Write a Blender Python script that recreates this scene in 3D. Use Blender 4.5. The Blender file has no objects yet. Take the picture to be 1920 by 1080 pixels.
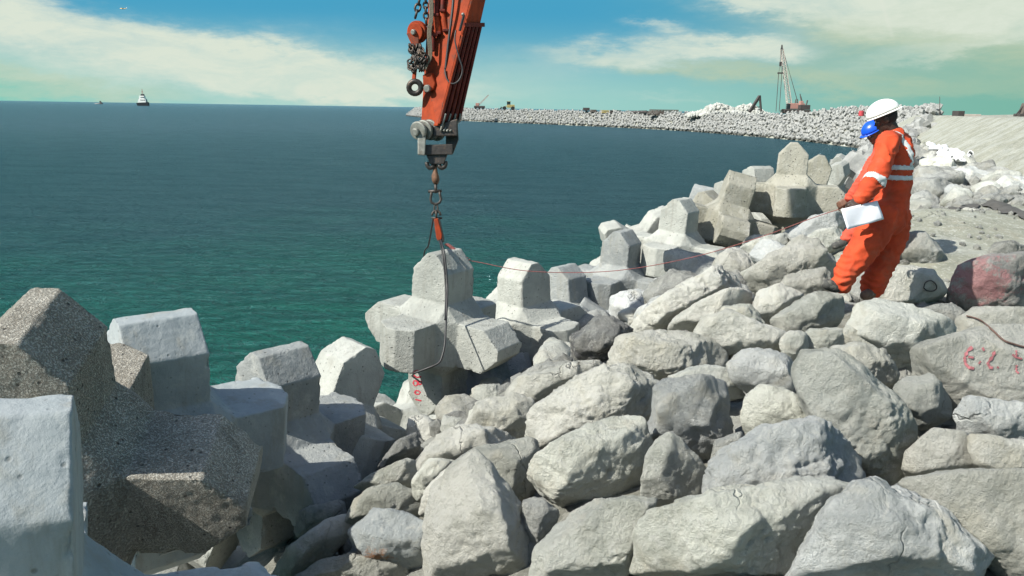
import bpy, bmesh, math, random
import numpy as np
from mathutils import Vector, Matrix, Euler
from mathutils.bvhtree import BVHTree

random.seed(11); rng = np.random.default_rng(11)
R = math.radians
scn = bpy.context.scene
COL = scn.collection
W = 0.0                 # water level
H = 6.5                 # eye height over the water
F = 1500.0              # focal length in photo pixels
PITCH, ROLL = R(12.66), R(0.9)

# ------------------------------------------------------------------ camera frame
fw = Vector((0, math.cos(PITCH), -math.sin(PITCH)))
r0 = Vector((1, 0, 0)); u0 = r0.cross(fw)
cr, sr = math.cos(ROLL), math.sin(ROLL)
rt = r0 * cr + u0 * sr
up = u0 * cr - r0 * sr
CAM = Vector((0, 0, H))

def P(px, py, d):
    """photo pixel + distance along the view axis -> point of the place"""
    return CAM + (fw + rt * ((px - 960) / F) - up * ((py - 540) / F)) * d

def on_level(px, py, z):
    v = fw + rt * ((px - 960) / F) - up * ((py - 540) / F)
    return CAM + v * ((z - H) / v.z)

# ------------------------------------------------------------------ noise
_perm = np.random.default_rng(3).permutation(256)
_perm = np.concatenate([_perm, _perm, _perm])
_g = np.random.default_rng(4).normal(size=(256, 3)); _g /= np.linalg.norm(_g, axis=1)[:, None]
def pnoise(p):
    p = np.asarray(p, float); i = np.floor(p).astype(int); f = p - i
    u = f * f * f * (f * (f * 6 - 15) + 10); i &= 255
    out = 0
    for dx in (0, 1):
        wx = u[:, 0] if dx else 1 - u[:, 0]
        for dy in (0, 1):
            wy = u[:, 1] if dy else 1 - u[:, 1]
            for dz in (0, 1):
                wz = u[:, 2] if dz else 1 - u[:, 2]
                h = _perm[_perm[_perm[(i[:, 0] + dx) & 255] + ((i[:, 1] + dy) & 255)] + ((i[:, 2] + dz) & 255)]
                g = _g[h]
                out = out + wx * wy * wz * ((f[:, 0] - dx) * g[:, 0] + (f[:, 1] - dy) * g[:, 1] + (f[:, 2] - dz) * g[:, 2])
    return out * 1.5

# ------------------------------------------------------------------ node helpers
def newmat(name):
    m = bpy.data.materials.new(name); m.use_nodes = True
    nt = m.node_tree; b = nt.nodes['Principled BSDF']
    return m, nt, b
def N(nt, t, **kw):
    n = nt.nodes.new(t)
    for k, v in kw.items():
        if k.startswith('i_'):
            key = k[2:]
            key = int(key) if key.isdigit() else key
            n.inputs[key].default_value = v
        else: setattr(n, k, v)
    return n
def lk(nt, a, b): nt.links.new(a, b)
def mixc(nt, fac, a, b, mode='MIX'):
    n = nt.nodes.new('ShaderNodeMix'); n.data_type = 'RGBA'; n.blend_type = mode
    for s, v in ((0, fac), (6, a), (7, b)):
        if hasattr(v, 'is_output'): nt.links.new(v, n.inputs[s])
        elif s == 0: n.inputs[0].default_value = v
        else: n.inputs[s].default_value = (*v, 1)
    return n.outputs[2]
def mth(nt, op, a, b=None, c=None, clamp=False):
    n = nt.nodes.new('ShaderNodeMath'); n.operation = op; n.use_clamp = clamp
    for s, v in enumerate((a, b, c)):
        if v is None: continue
        if hasattr(v, 'is_output'): nt.links.new(v, n.inputs[s])
        else: n.inputs[s].default_value = v
    return n.outputs[0]
def ramp(nt, src, lo, hi):
    n = nt.nodes.new('ShaderNodeMapRange'); n.interpolation_type = 'SMOOTHSTEP'
    nt.links.new(src, n.inputs[0]); n.inputs[1].default_value = lo; n.inputs[2].default_value = hi
    return n.outputs[0]
def noise(nt, vec, scale, detail=5, rough=.55, typ=None, dist=0.0):
    n = nt.nodes.new('ShaderNodeTexNoise')
    if typ: n.noise_type = typ
    n.inputs['Scale'].default_value = scale; n.inputs['Detail'].default_value = detail
    n.inputs['Roughness'].default_value = rough; n.inputs['Distortion'].default_value = dist
    if vec is not None: nt.links.new(vec, n.inputs['Vector'])
    return n.outputs[0]
def bump(nt, b, h, dist, strength=1.0, prev=None):
    n = nt.nodes.new('ShaderNodeBump'); n.inputs['Distance'].default_value = dist
    n.inputs['Strength'].default_value = strength
    nt.links.new(h, n.inputs['Height'])
    if prev is not None: nt.links.new(prev, n.inputs['Normal'])
    if b is not None: nt.links.new(n.outputs[0], b.inputs['Normal'])
    return n.outputs[0]
def wpos(nt, off=True):
    """world position, shifted by the object's random number so copies differ"""
    g = N(nt, 'ShaderNodeNewGeometry')
    if not off: return g.outputs['Position']
    oi = N(nt, 'ShaderNodeObjectInfo')
    v = N(nt, 'ShaderNodeVectorMath', operation='SCALE'); v.inputs[0].default_value = (37, 17, 29)
    lk(nt, oi.outputs['Random'], v.inputs['Scale'])
    a = N(nt, 'ShaderNodeVectorMath', operation='ADD'); lk(nt, g.outputs['Position'], a.inputs[0]); lk(nt, v.outputs[0], a.inputs[1])
    return a.outputs[0]

def mat_rock(name, light=(.62, .63, .55), dark=(.40, .41, .35), warm=(.54, .515, .42), cool=(.50, .52, .495), coolness=.25, stain=None, gain=1.0, bs=1.0):
    m, nt, b = newmat(name)
    p = wpos(nt)
    oi = N(nt, 'ShaderNodeObjectInfo')
    n1 = ramp(nt, noise(nt, p, 1.9, 10, .70), .42, .60)
    c = mixc(nt, n1, light, dark)
    n2 = ramp(nt, noise(nt, p, 3.1, 4, .6, dist=.6), .50, .72)
    c = mixc(nt, mth(nt, 'MULTIPLY', n2, .85), c, warm)
    cl = mth(nt, 'MULTIPLY', ramp(nt, noise(nt, p, .9, 3), .42, .6), coolness * 1.6, clamp=True)
    c = mixc(nt, cl, c, cool)
    # chalky streaks and small dark pits
    mp = N(nt, 'ShaderNodeMapping'); lk(nt, p, mp.inputs[0]); mp.inputs['Scale'].default_value = (1, 1, .6); mp.inputs['Rotation'].default_value = (.5, .4, 0)
    n3 = ramp(nt, noise(nt, mp.outputs[0], 14, 6, .65, dist=1.2), .50, .68)
    c = mixc(nt, mth(nt, 'MULTIPLY', n3, .5), c, (.64, .64, .58))
    n4 = ramp(nt, noise(nt, p, 20, 8, .8), .56, .70)
    c = mixc(nt, mth(nt, 'MULTIPLY', n4, .55), c, (.22, .22, .18))
    tone = mth(nt, 'MULTIPLY_ADD', oi.outputs['Random'], .36, .80 * gain)
    tn = N(nt, 'ShaderNodeVectorMath', operation='SCALE'); lk(nt, c, tn.inputs[0]); lk(nt, tone, tn.inputs['Scale'])
    c = tn.outputs[0]
    for st in (stain or []):
        pt, rad, colr, amt = st
        g = N(nt, 'ShaderNodeNewGeometry')
        dv = N(nt, 'ShaderNodeVectorMath', operation='DISTANCE'); lk(nt, g.outputs['Position'], dv.inputs[0]); dv.inputs[1].default_value = pt
        nn = noise(nt, g.outputs['Position'], 7, 9, .8)
        v = mth(nt, 'ADD', mth(nt, 'DIVIDE', dv.outputs['Value'], rad), mth(nt, 'MULTIPLY_ADD', nn, 5.0, -2.5))
        k = N(nt, 'ShaderNodeMapRange'); lk(nt, v, k.inputs[0]); k.inputs[1].default_value = 1.05; k.inputs[2].default_value = .55
        k.inputs[3].default_value = 0; k.inputs[4].default_value = amt
        c = mixc(nt, k.outputs[0], c, colr)
    lk(nt, c, b.inputs['Base Color']); b.inputs['Roughness'].default_value = .95
    b.inputs['Specular IOR Level'].default_value = .25
    wv = N(nt, 'ShaderNodeTexNoise'); wv.inputs['Scale'].default_value = 2.5; wv.inputs['Detail'].default_value = 4; lk(nt, p, wv.inputs['Vector'])
    wa_ = N(nt, 'ShaderNodeVectorMath', operation='MULTIPLY_ADD'); lk(nt, wv.outputs['Color'], wa_.inputs[0]); wa_.inputs[1].default_value = (.55, .55, .55); lk(nt, mp.outputs[0], wa_.inputs[2])
    ck = N(nt, 'ShaderNodeTexVoronoi', feature='DISTANCE_TO_EDGE'); lk(nt, wa_.outputs[0], ck.inputs['Vector']); ck.inputs['Scale'].default_value = 1.5
    crk = mth(nt, 'MULTIPLY', mth(nt, 'SUBTRACT', 1.0, ramp(nt, ck.outputs['Distance'], .0, .014)), ramp(nt, noise(nt, p, 1.3, 2), .54, .64))
    fc = N(nt, 'ShaderNodeTexVoronoi', feature='F1'); lk(nt, wa_.outputs[0], fc.inputs['Vector']); fc.inputs['Scale'].default_value = 4.5
    c = mixc(nt, mth(nt, 'MULTIPLY', crk, .30), c, (.16, .16, .135))
    lk(nt, c, b.inputs['Base Color'])
    h = mth(nt, 'ADD', mth(nt, 'MULTIPLY', mth(nt, 'ADD', noise(nt, p, 7, 11, .78), mth(nt, 'MULTIPLY', noise(nt, mp.outputs[0], 30, 6, .75), .35)), 1.15), mth(nt, 'ADD', mth(nt, 'MULTIPLY', fc.outputs['Distance'], .16), mth(nt, 'MULTIPLY', crk, -.5)))
    bump(nt, b, h, .08 * bs)
    return m

def mat_concrete(name, base=(.40, .41, .38), alt=(.31, .32, .30), pits=.4, agg=0.0, bs=1.0):
    m, nt, b = newmat(name)
    p = wpos(nt)
    oi = N(nt, 'ShaderNodeObjectInfo')
    c = mixc(nt, ramp(nt, noise(nt, p, 1.8, 5, .6), .36, .68), base, alt)
    c = mixc(nt, mth(nt, 'MULTIPLY', ramp(nt, noise(nt, p, 7, 6, .7), .5, .7), .35), c, (.47, .47, .42))
    st = N(nt, 'ShaderNodeMapping'); lk(nt, p, st.inputs[0]); st.inputs['Scale'].default_value = (3.5, 3.5, .5)
    c = mixc(nt, mth(nt, 'MULTIPLY', ramp(nt, noise(nt, st.outputs[0], 1.6, 6, .7), .50, .66), .6), c, (.24, .24, .21))
    vo = N(nt, 'ShaderNodeTexVoronoi'); lk(nt, p, vo.inputs['Vector']); vo.inputs['Scale'].default_value = 17
    pit = N(nt, 'ShaderNodeMapRange'); lk(nt, vo.outputs['Distance'], pit.inputs[0])
    pit.inputs[1].default_value = .20; pit.inputs[2].default_value = .08; pit.inputs[3].default_value = 0; pit.inputs[4].default_value = 1
    pm = mth(nt, 'MULTIPLY', mth(nt, 'MULTIPLY', pit.outputs[0], ramp(nt, noise(nt, p, 6, 3), .42, .56)), pits, clamp=True)
    c = mixc(nt, pm, c, (.10, .10, .09))
    h = mth(nt, 'ADD', noise(nt, p, 26, 6, .7), mth(nt, 'MULTIPLY', pm, -.8))
    if agg > 0:
        a2 = ramp(nt, noise(nt, p, 95, 4, .7), .44, .64)
        c = mixc(nt, mth(nt, 'MULTIPLY', a2, agg), c, (.17, .125, .08))
        a3 = ramp(nt, noise(nt, p, 75, 4, .7), .58, .68)
        c = mixc(nt, mth(nt, 'MULTIPLY', a3, agg * .7), c, (.52, .50, .42))
        h = mth(nt, 'ADD', h, mth(nt, 'MULTIPLY', a2, -1.2 * agg))
    tone = mth(nt, 'MULTIPLY_ADD', oi.outputs['Random'], .22, .9)
    tn = N(nt, 'ShaderNodeVectorMath', operation='SCALE'); lk(nt, c, tn.inputs[0]); lk(nt, tone, tn.inputs['Scale'])
    sz = N(nt, 'ShaderNodeSeparateXYZ'); gz_ = N(nt, 'ShaderNodeNewGeometry'); lk(nt, gz_.outputs['Position'], sz.inputs[0])
    wet = mth(nt, 'ADD', sz.outputs[2], mth(nt, 'MULTIPLY', noise(nt, p, 1.2, 4, .6), -1.0))
    wk = N(nt, 'ShaderNodeMapRange'); lk(nt, wet, wk.inputs[0]); wk.inputs[1].default_value = .35; wk.inputs[2].default_value = -.05; wk.inputs[3].default_value = 0; wk.inputs[4].default_value = .85
    cw = mixc(nt, wk.outputs[0], tn.outputs[0], (.05, .052, .042))
    lk(nt, cw, b.inputs['Base Color']); b.inputs['Roughness'].default_value = .88
    b.inputs['Specular IOR Level'].default_value = .3
    bump(nt, b, h, .018 * bs)
    return m

def mat_simple(name, col, rough=.6, metal=0.0, var=.25, scale=12, bmp=.003, dirt=None, dirt_amt=.5):
    m, nt, b = newmat(name)
    p = wpos(nt)
    n1 = noise(nt, p, scale, 5, .65)
    dk = tuple(x * (1 - var) for x in col)
    c = mixc(nt, ramp(nt, n1, .35, .68), col, dk)
    if dirt:
        c = mixc(nt, mth(nt, 'MULTIPLY', ramp(nt, noise(nt, p, scale * .7, 6, .75), .52, .64), dirt_amt), c, dirt)
    lk(nt, c, b.inputs['Base Color']); b.inputs['Roughness'].default_value = rough; b.inputs['Metallic'].default_value = metal
    if bmp: bump(nt, b, n1, bmp)
    return m

# ------------------------------------------------------------------ object helpers
def tag(o, label=None, cat=None, group=None, kind=None):
    if label: o['label'] = label
    if cat: o['category'] = cat
    if group: o['group'] = group
    if kind: o['kind'] = kind
    return o
def empty(name, loc):
    o = bpy.data.objects.new(name, None); COL.objects.link(o); o.location = loc; o.empty_display_size = .2
    return o
def mesh_from(name, v, f, smooth=False):
    me = bpy.data.meshes.new(name)
    me.from_pydata([tuple(x) for x in v], [], [tuple(x) for x in f]); me.update()
    if smooth: me.polygons.foreach_set('use_smooth', [True] * len(me.polygons))
    return me
def link(name, me, mat, parent=None, loc=None):
    o = bpy.data.objects.new(name, me); COL.objects.link(o)
    if mat is not None and not me.materials: me.materials.append(mat)
    if parent is not None: o.parent = parent
    if loc is not None: o.location = loc
    return o

_ico = {}
def ico(level):
    if level not in _ico:
        bm = bmesh.new(); bmesh.ops.create_icosphere(bm, subdivisions=level, radius=1)
        v = np.array([x.co[:] for x in bm.verts]); v /= np.linalg.norm(v, axis=1)[:, None]
        f = [tuple(w.index for w in x.verts) for x in bm.faces]; bm.free()
        _ico[level] = (v, f)
    return _ico[level]

class MB:
    """collects shapes given in world coordinates; build() links them as one mesh object"""
    def __init__(s): s.bm = bmesh.new()
    def add(s, vs, fs):
        b = [s.bm.verts.new(v) for v in vs]
        for f in fs:
            try: s.bm.faces.new([b[i] for i in f])
            except ValueError: pass
        return s
    def hull(s, pts):
        t = bmesh.new()
        for p in pts: t.verts.new(p)
        r = bmesh.ops.convex_hull(t, input=t.verts)
        dead = [g for g in set(r['geom_interior'] + r['geom_unused']) if isinstance(g, bmesh.types.BMVert) and g.is_valid]
        bmesh.ops.delete(t, geom=dead, context='VERTS')
        bmesh.ops.dissolve_limit(t, angle_limit=R(1), verts=t.verts, edges=t.edges)
        t.verts.index_update()
        s.add([v.co.copy() for v in t.verts], [[v.index for v in f.verts] for f in t.faces]); t.free()
        return s
    def box(s, c, size, M=None):
        M = M or Matrix.Identity(3); c = Vector(c)
        vs = [c + M @ Vector((x * size[0] / 2, y * size[1] / 2, z * size[2] / 2)) for x in (-1, 1) for y in (-1, 1) for z in (-1, 1)]
        return s.add(vs, [(0, 1, 3, 2), (4, 6, 7, 5), (0, 4, 5, 1), (2, 3, 7, 6), (0, 2, 6, 4), (1, 5, 7, 3)])
    def bar(s, a, b, w, h=None):
        a, b = Vector(a), Vector(b); h = h or w; d = (b - a).normalized()
        x = d.cross(Vector((0, 0, 1)));
        if x.length < 1e-3: x = Vector((1, 0, 0))
        x.normalize(); y = x.cross(d)
        vs = [q + x * sx * w / 2 + y * sy * h / 2 for q in (a, b) for sx, sy in ((-1, -1), (1, -1), (1, 1), (-1, 1))]
        return s.add(vs, [(0, 1, 2, 3), (4, 7, 6, 5), (0, 4, 5, 1), (1, 5, 6, 2), (2, 6, 7, 3), (3, 7, 4, 0)])
    def tube(s, pts, r, n=8, closed=False, cap=True):
        pts = [Vector(p) for p in pts]; m = len(pts)
        rr = r if isinstance(r, (list, tuple)) else [r] * m
        prev = None; rings = []
        for i, p in enumerate(pts):
            if closed: d = pts[(i + 1) % m] - pts[i - 1]
            else: d = pts[min(i + 1, m - 1)] - pts[max(i - 1, 0)]
            d.normalize()
            if prev is None:
                x = d.cross(Vector((0, 0, 1)));
                if x.length < 1e-3: x = Vector((1, 0, 0))
            else: x = prev - d * prev.dot(d)
            x.normalize(); prev = x; y = d.cross(x)
            rings.append([s.bm.verts.new(p + (x * math.cos(a) + y * math.sin(a)) * rr[i]) for a in [2 * math.pi * k / n for k in range(n)]])
        for i in range(m if closed else m - 1):
            A, B = rings[i], rings[(i + 1) % m]
            for k in range(n): s.bm.faces.new((A[k], A[(k + 1) % n], B[(k + 1) % n], B[k]))
        if cap and not closed:
            s.bm.faces.new(rings[0][::-1]); s.bm.faces.new(rings[-1])
        return s
    def disc(s, c, axis, r, th, n=28):
        a = Vector(axis).normalized() * th / 2; c = Vector(c)
        return s.tube([c - a, c + a], r, n)
    def prism(s, poly, ext):
        """poly: list of world points (flat), ext: vector"""
        poly = [Vector(p) for p in poly]; ext = Vector(ext); n = len(poly)
        return s.add(poly + [p + ext for p in poly], [tuple(range(n))[::-1], tuple(range(n, 2 * n))] + [(i, (i + 1) % n, n + (i + 1) % n, n + i) for i in range(n)])
    def cap(s, a, b, ra, rb, lv=2):
        v, _ = ico(lv); a, b = Vector(a), Vector(b)
        pts = [a + Vector(q) * ra for q in v] + [b + Vector(q) * rb for q in v]
        return s.hull(pts)
    def ball(s, c, rx, ry=None, rz=None, M=None, lv=3):
        v, f = ico(lv); M = M or Matrix.Identity(3); c = Vector(c); ry = ry or rx; rz = rz or rx
        return s.add([c + M @ Vector((q[0] * rx, q[1] * ry, q[2] * rz)) for q in v], f)
    def build(s, name, mat, parent=None, bev=0, smooth=False, origin=None):
        bmesh.ops.recalc_face_normals(s.bm, faces=s.bm.faces)
        o = Vector((0, 0, 0))
        if parent is not None:
            o = parent.location.copy()
            if parent.parent is not None: o = o + parent.parent.location
        elif origin is not None: o = Vector(origin)
        for v in s.bm.verts: v.co -= o
        me = bpy.data.meshes.new(name); s.bm.to_mesh(me); s.bm.free()
        if smooth: me.polygons.foreach_set('use_smooth', [True] * len(me.polygons))
        ob = link(name, me, mat, parent, None if parent is not None else o)
        if bev:
            md = ob.modifiers.new('b', 'BEVEL'); md.width = bev; md.segments = 2; md.limit_method = 'ANGLE'
        return ob

def spline(pts, n=8):
    pts = [Vector(p) for p in pts]; out = []
    for i in range(len(pts) - 1):
        p0, p1, p2, p3 = pts[max(i - 1, 0)], pts[i], pts[i + 1], pts[min(i + 2, len(pts) - 1)]
        for k in range(n):
            t = k / n
            out.append(.5 * ((2 * p1) + (p2 - p0) * t + (2 * p0 - 5 * p1 + 4 * p2 - p3) * t * t + (3 * p1 - p0 - 3 * p2 + p3) * t ** 3))
    out.append(pts[-1]); return out

def remesh(bm, voxel, smooth=0, fac=.5):
    """fuse overlapping closed pieces into one continuous skin"""
    bmesh.ops.recalc_face_normals(bm, faces=bm.faces)
    me = bpy.data.meshes.new('t'); bm.to_mesh(me); bm.free()
    o = bpy.data.objects.new('t', me); COL.objects.link(o)
    md = o.modifiers.new('r', 'REMESH'); md.mode = 'VOXEL'; md.voxel_size = voxel; md.use_smooth_shade = True
    if smooth:
        sm = o.modifiers.new('s', 'SMOOTH'); sm.factor = fac; sm.iterations = smooth
    dg = bpy.context.evaluated_depsgraph_get(); dg.update()
    out = bpy.data.meshes.new_from_object(o.evaluated_get(dg))
    bpy.data.objects.remove(o); bpy.data.meshes.remove(me)
    out.polygons.foreach_set('use_smooth', [True] * len(out.polygons))
    return out
def verts_of(me):
    a = np.empty(len(me.vertices) * 3); me.vertices.foreach_get('co', a); return a.reshape(-1, 3)
def normals_of(me):
    a = np.empty(len(me.vertices) * 3); me.vertices.foreach_get('normal', a); return a.reshape(-1, 3)
def set_verts(me, v): me.vertices.foreach_set('co', v.ravel()); me.update()
def bvh_of(o):
    me = o.data; v = verts_of(me); Mw = np.array(o.matrix_basis)
    if o.parent is not None: Mw = np.array(Matrix.Translation(o.parent.location) @ o.matrix_basis)
    v = v @ Mw[:3, :3].T + Mw[:3, 3]
    return BVHTree.FromPolygons([tuple(x) for x in v], [tuple(p.vertices) for p in me.polygons])
def paint_on(bvh, strokes, width, name, mat, parent, off=.004):
    """brush strokes laid on a real surface"""
    mb = MB(); done = False
    for st in strokes:
        wdt = width
        pts = [st[0]]
        for a, b in zip(st, st[1:]):
            n = max(1, int(math.hypot(b[0] - a[0], b[1] - a[1]) / 1.5))
            pts += [(a[0] + (b[0] - a[0]) * k / n, a[1] + (b[1] - a[1]) * k / n) for k in range(1, n + 1)]
        rows = []
        for i, (x, y) in enumerate(pts):
            a, b = pts[max(i - 1, 0)], pts[min(i + 1, len(pts) - 1)]
            dx, dy = b[0] - a[0], b[1] - a[1]; L = math.hypot(dx, dy) or 1
            nx, ny = -dy / L, dx / L; row = []
            ww = wdt * (.8 + .35 * math.sin(i * 1.7 + x))
            for s in (-.5, 0, .5):
                q = P(x + nx * ww * s, y + ny * ww * s, 1); dr = (q - CAM).normalized()
                hit, nrm, _, _ = bvh.ray_cast(CAM, dr)
                row.append(None if hit is None else hit + nrm * off * (1 if nrm.dot(dr) < 0 else -1))
            rows.append(row)
        for r1, r2 in zip(rows, rows[1:]):
            for k in (0, 1):
                q = (r1[k], r1[k + 1], r2[k + 1], r2[k])
                if all(x is not None for x in q) and (q[0] - q[2]).length < .25: mb.add(q, [(0, 1, 2, 3)]); done = True
    if done:
        bmesh.ops.remove_doubles(mb.bm, verts=mb.bm.verts, dist=.0005)
        return mb.build(name, mat, parent)

# ------------------------------------------------------------------ camera
cd = bpy.data.cameras.new('Camera'); cam = bpy.data.objects.new('Camera', cd); COL.objects.link(cam); scn.camera = cam
cd.sensor_width = 36; cd.lens = 36 * F / 1920; cd.clip_start = .1; cd.clip_end = 40000
Mc = Matrix((rt, up, -fw)).transposed().to_4x4(); Mc.translation = CAM; cam.matrix_world = Mc

# ------------------------------------------------------------------ sky and sun
SUN_AZ_VEC = Vector((-.875, -.48, 0)).normalized(); SUN_EL = R(42)
sdir = Vector((SUN_AZ_VEC.x * math.cos(SUN_EL), SUN_AZ_VEC.y * math.cos(SUN_EL), math.sin(SUN_EL)))
sl = bpy.data.lights.new('Sun', 'SUN'); sl.energy = 4.6; sl.angle = R(.55); sl.color = (1, .965, .89)
so = bpy.data.objects.new('Sun', sl); COL.objects.link(so); so.rotation_euler = (-sdir).to_track_quat('-Z', 'Y').to_euler(); so.location = (-30, -12, 60)

wd = bpy.data.worlds.new('World'); scn.world = wd; wd.use_nodes = True
nt = wd.node_tree
for n in list(nt.nodes): nt.nodes.remove(n)
out = N(nt, 'ShaderNodeOutputWorld')
tc = N(nt, 'ShaderNodeTexCoord'); sep = N(nt, 'ShaderNodeSeparateXYZ'); lk(nt, tc.outputs['Generated'], sep.inputs[0])
az0 = mth(nt, 'ARCTAN2', sep.outputs[0], sep.outputs[1]); el0 = mth(nt, 'ARCSINE', sep.outputs[2])
sky = N(nt, 'ShaderNodeTexSky', sky_type='NISHITA'); sky.sun_disc = False
sky.sun_elevation = SUN_EL; sky.sun_rotation = math.atan2(sdir.x, sdir.y); sky.air_density = 1.2; sky.dust_density = 1.5; sky.ozone_density = 1.2
bgN = N(nt, 'ShaderNodeBackground'); lk(nt, sky.outputs[0], bgN.inputs[0]); bgN.inputs[1].default_value = .10
# low sky: hazy air and thin high cloud, laid out by compass bearing and elevation
cmb = N(nt, 'ShaderNodeCombineXYZ'); lk(nt, mth(nt, 'MULTIPLY', az0, 1.0), cmb.inputs[0]); lk(nt, mth(nt, 'MULTIPLY', el0, 3.2), cmb.inputs[1])
def wn(scale, det=6, r=.6, dist=0.0, off=0.0):
    mp = N(nt, 'ShaderNodeMapping'); lk(nt, cmb.outputs[0], mp.inputs[0]); mp.inputs['Location'].default_value = (off, off * .7, 0)
    return noise(nt, mp.outputs[0], scale, det, r, dist=dist)
wa = mth(nt, 'MULTIPLY_ADD', wn(6, 5, .6, off=3), .20, -.10); we = mth(nt, 'MULTIPLY_ADD', wn(9, 6, .65, off=9), .075, -.0375)
az = mth(nt, 'ADD', az0, wa); el = mth(nt, 'ADD', el0, we)
def hz(px): return 203 + .0157 * (px - 960)
def blob(px, py, sx, sy, slope, k):
    """soft cloud bank centred on the bearing of a photo pixel"""
    a, e = (px - 960) / F, (hz(px) - py) / F
    da = mth(nt, 'SUBTRACT', az, a); de = mth(nt, 'SUBTRACT', mth(nt, 'SUBTRACT', el, e), mth(nt, 'MULTIPLY', da, -slope))
    q = mth(nt, 'ADD', mth(nt, 'POWER', mth(nt, 'ABSOLUTE', mth(nt, 'DIVIDE', da, sx / F)), 2), mth(nt, 'POWER', mth(nt, 'ABSOLUTE', mth(nt, 'DIVIDE', de, sy / F)), 2))
    return mth(nt, 'MULTIPLY', mth(nt, 'POWER', 2.718, mth(nt, 'MULTIPLY', q, -1)), k)
def summ(l):
    s = l[0]
    for x in l[1:]: s = mth(nt, 'ADD', s, x)
    return s
white = summ([blob(330, 95, 330, 34, .17, 1.05), blob(40, 42, 150, 28, .15, .9), blob(560, 140, 260, 30, .10, .9), blob(260, 135, 420, 55, .08, .75), blob(640, 120, 260, 60, .05, .35), blob(1010, 140, 160, 40, 0, .35), blob(1700, 60, 300, 60, 0, .4),
              blob(1270, 98, 130, 26, .02, 1.05), blob(1120, 108, 90, 20, 0, .75), blob(1215, 62, 40, 10, 0, .6), blob(1400, 100, 80, 20, .05, .8),
              blob(650, 170, 260, 20, .02, .75), blob(1280, 2, 190, 12, .25, .7), blob(1480, 25, 300, 34, .12, 1.05), blob(1820, 40, 240, 40, -.1, .75), blob(1700, 110, 200, 14, -.2, .5), blob(1230, 185, 90, 10, 0, .35)])
yel = summ([blob(120, 150, 260, 16, .14, .75), blob(1290, 135, 210, 20, .1, .75), blob(1700, 55, 240, 40, -.25, 1.0), blob(1850, 140, 240, 40, .2, .9), blob(1560, 150, 200, 30, 0, .4), blob(120, 175, 200, 10, .05, .4), blob(1500, 60, 200, 24, .1, .45), blob(1640, 170, 160, 16, 0, .35)])
cx_l = mth(nt, 'SUBTRACT', az0, mth(nt, 'MULTIPLY_ADD', mth(nt, 'SUBTRACT', el0, (213 - 60) / F), -.42, (1582 - 960) / F))
ctr = mth(nt, 'MULTIPLY', mth(nt, 'POWER', 2.718, mth(nt, 'MULTIPLY', mth(nt, 'POWER', mth(nt, 'ABSOLUTE', mth(nt, 'DIVIDE', cx_l, 3.2 / F)), 2), -1)), mth(nt, 'MULTIPLY', ramp(nt, el0, 108 / F, 150 / F), .35))
wisp = mth(nt, 'MULTIPLY_ADD', wn(7, 8, .66, dist=1.2, off=5), .6, mth(nt, 'MULTIPLY', wn(26, 8, .72, dist=.6, off=1), .4))
wm = mth(nt, 'MULTIPLY', ramp(nt, white, .0, 1.45), mth(nt, 'MULTIPLY_ADD', wisp, 1.5, .18), clamp=True)
ym = mth(nt, 'MULTIPLY', ramp(nt, yel, .0, 1.2), mth(nt, 'MULTIPLY_ADD', wisp, 1.2, .2), clamp=True)
hb = ramp(nt, el0, .0, .115)
rgt = ramp(nt, az0, .05, .62); lft = ramp(nt, az0, -.35, -.66)
topc = mixc(nt, rgt, (.065, .345, .54), (.17, .43, .38))
lowc = mixc(nt, rgt, (.32, .60, .56), (.19, .45, .36))
lowc = mixc(nt, lft, lowc, (.17, .56, .45))
basec = mixc(nt, hb, lowc, topc)
basec = mixc(nt, ym, basec, (.50, .58, .40))
basec = mixc(nt, wm, basec, (.68, .75, .64))
basec = mixc(nt, ctr, basec, (.72, .76, .66))
bgC = N(nt, 'ShaderNodeBackground'); lk(nt, basec, bgC.inputs[0]); bgC.inputs[1].default_value = .62
mx = N(nt, 'ShaderNodeMixShader'); lk(nt, ramp(nt, el0, .20, .55), mx.inputs[0]); lk(nt, bgC.outputs[0], mx.inputs[1]); lk(nt, bgN.outputs[0], mx.inputs[2])
lk(nt, mx.outputs[0], out.inputs[0])

scn.view_settings.view_transform = 'Standard'; scn.view_settings.look = 'None'; scn.view_settings.exposure = .74; scn.view_settings.gamma = 1
scn.cycles.use_denoising = True; scn.cycles.max_bounces = 5; scn.cycles.diffuse_bounces = 3; scn.cycles.caustics_reflective = False; scn.cycles.caustics_refractive = False
# ------------------------------------------------------------------ shore and ground
IL = np.array([(-3.4, -6), (-2.9, 0), (-2.4, 3), (-2.1, 5.5), (-1.7, 8), (-.9, 9.6), (1, 12.2), (3, 15), (5.3, 17.5), (9, 22), (17, 38), (30, 64), (48, 100), (64, 136)], float)
def sdist(x, y):
    x = np.atleast_1d(np.asarray(x, float)); y = np.atleast_1d(np.asarray(y, float))
    best = np.full(x.shape, 1e9); sg = np.ones(x.shape)
    for a, b in zip(IL, IL[1:]):
        e = b - a; L2 = e @ e
        t = np.clip(((x - a[0]) * e[0] + (y - a[1]) * e[1]) / L2, 0, 1)
        dx, dy = x - a[0] - t * e[0], y - a[1] - t * e[1]; d = np.hypot(dx, dy)
        s = np.sign(e[1] * dx - e[0] * dy); k = d < best
        best = np.where(k, d, best); sg = np.where(k, s, sg)
    return best * sg
def zi_of(y): return H + np.interp(y, [0, 5, 10, 12.5, 15.5, 18, 22, 32], [-3.7, -3.75, -3.95, -3.45, -3.25, -3.0, -2.65, -2.6])
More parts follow.
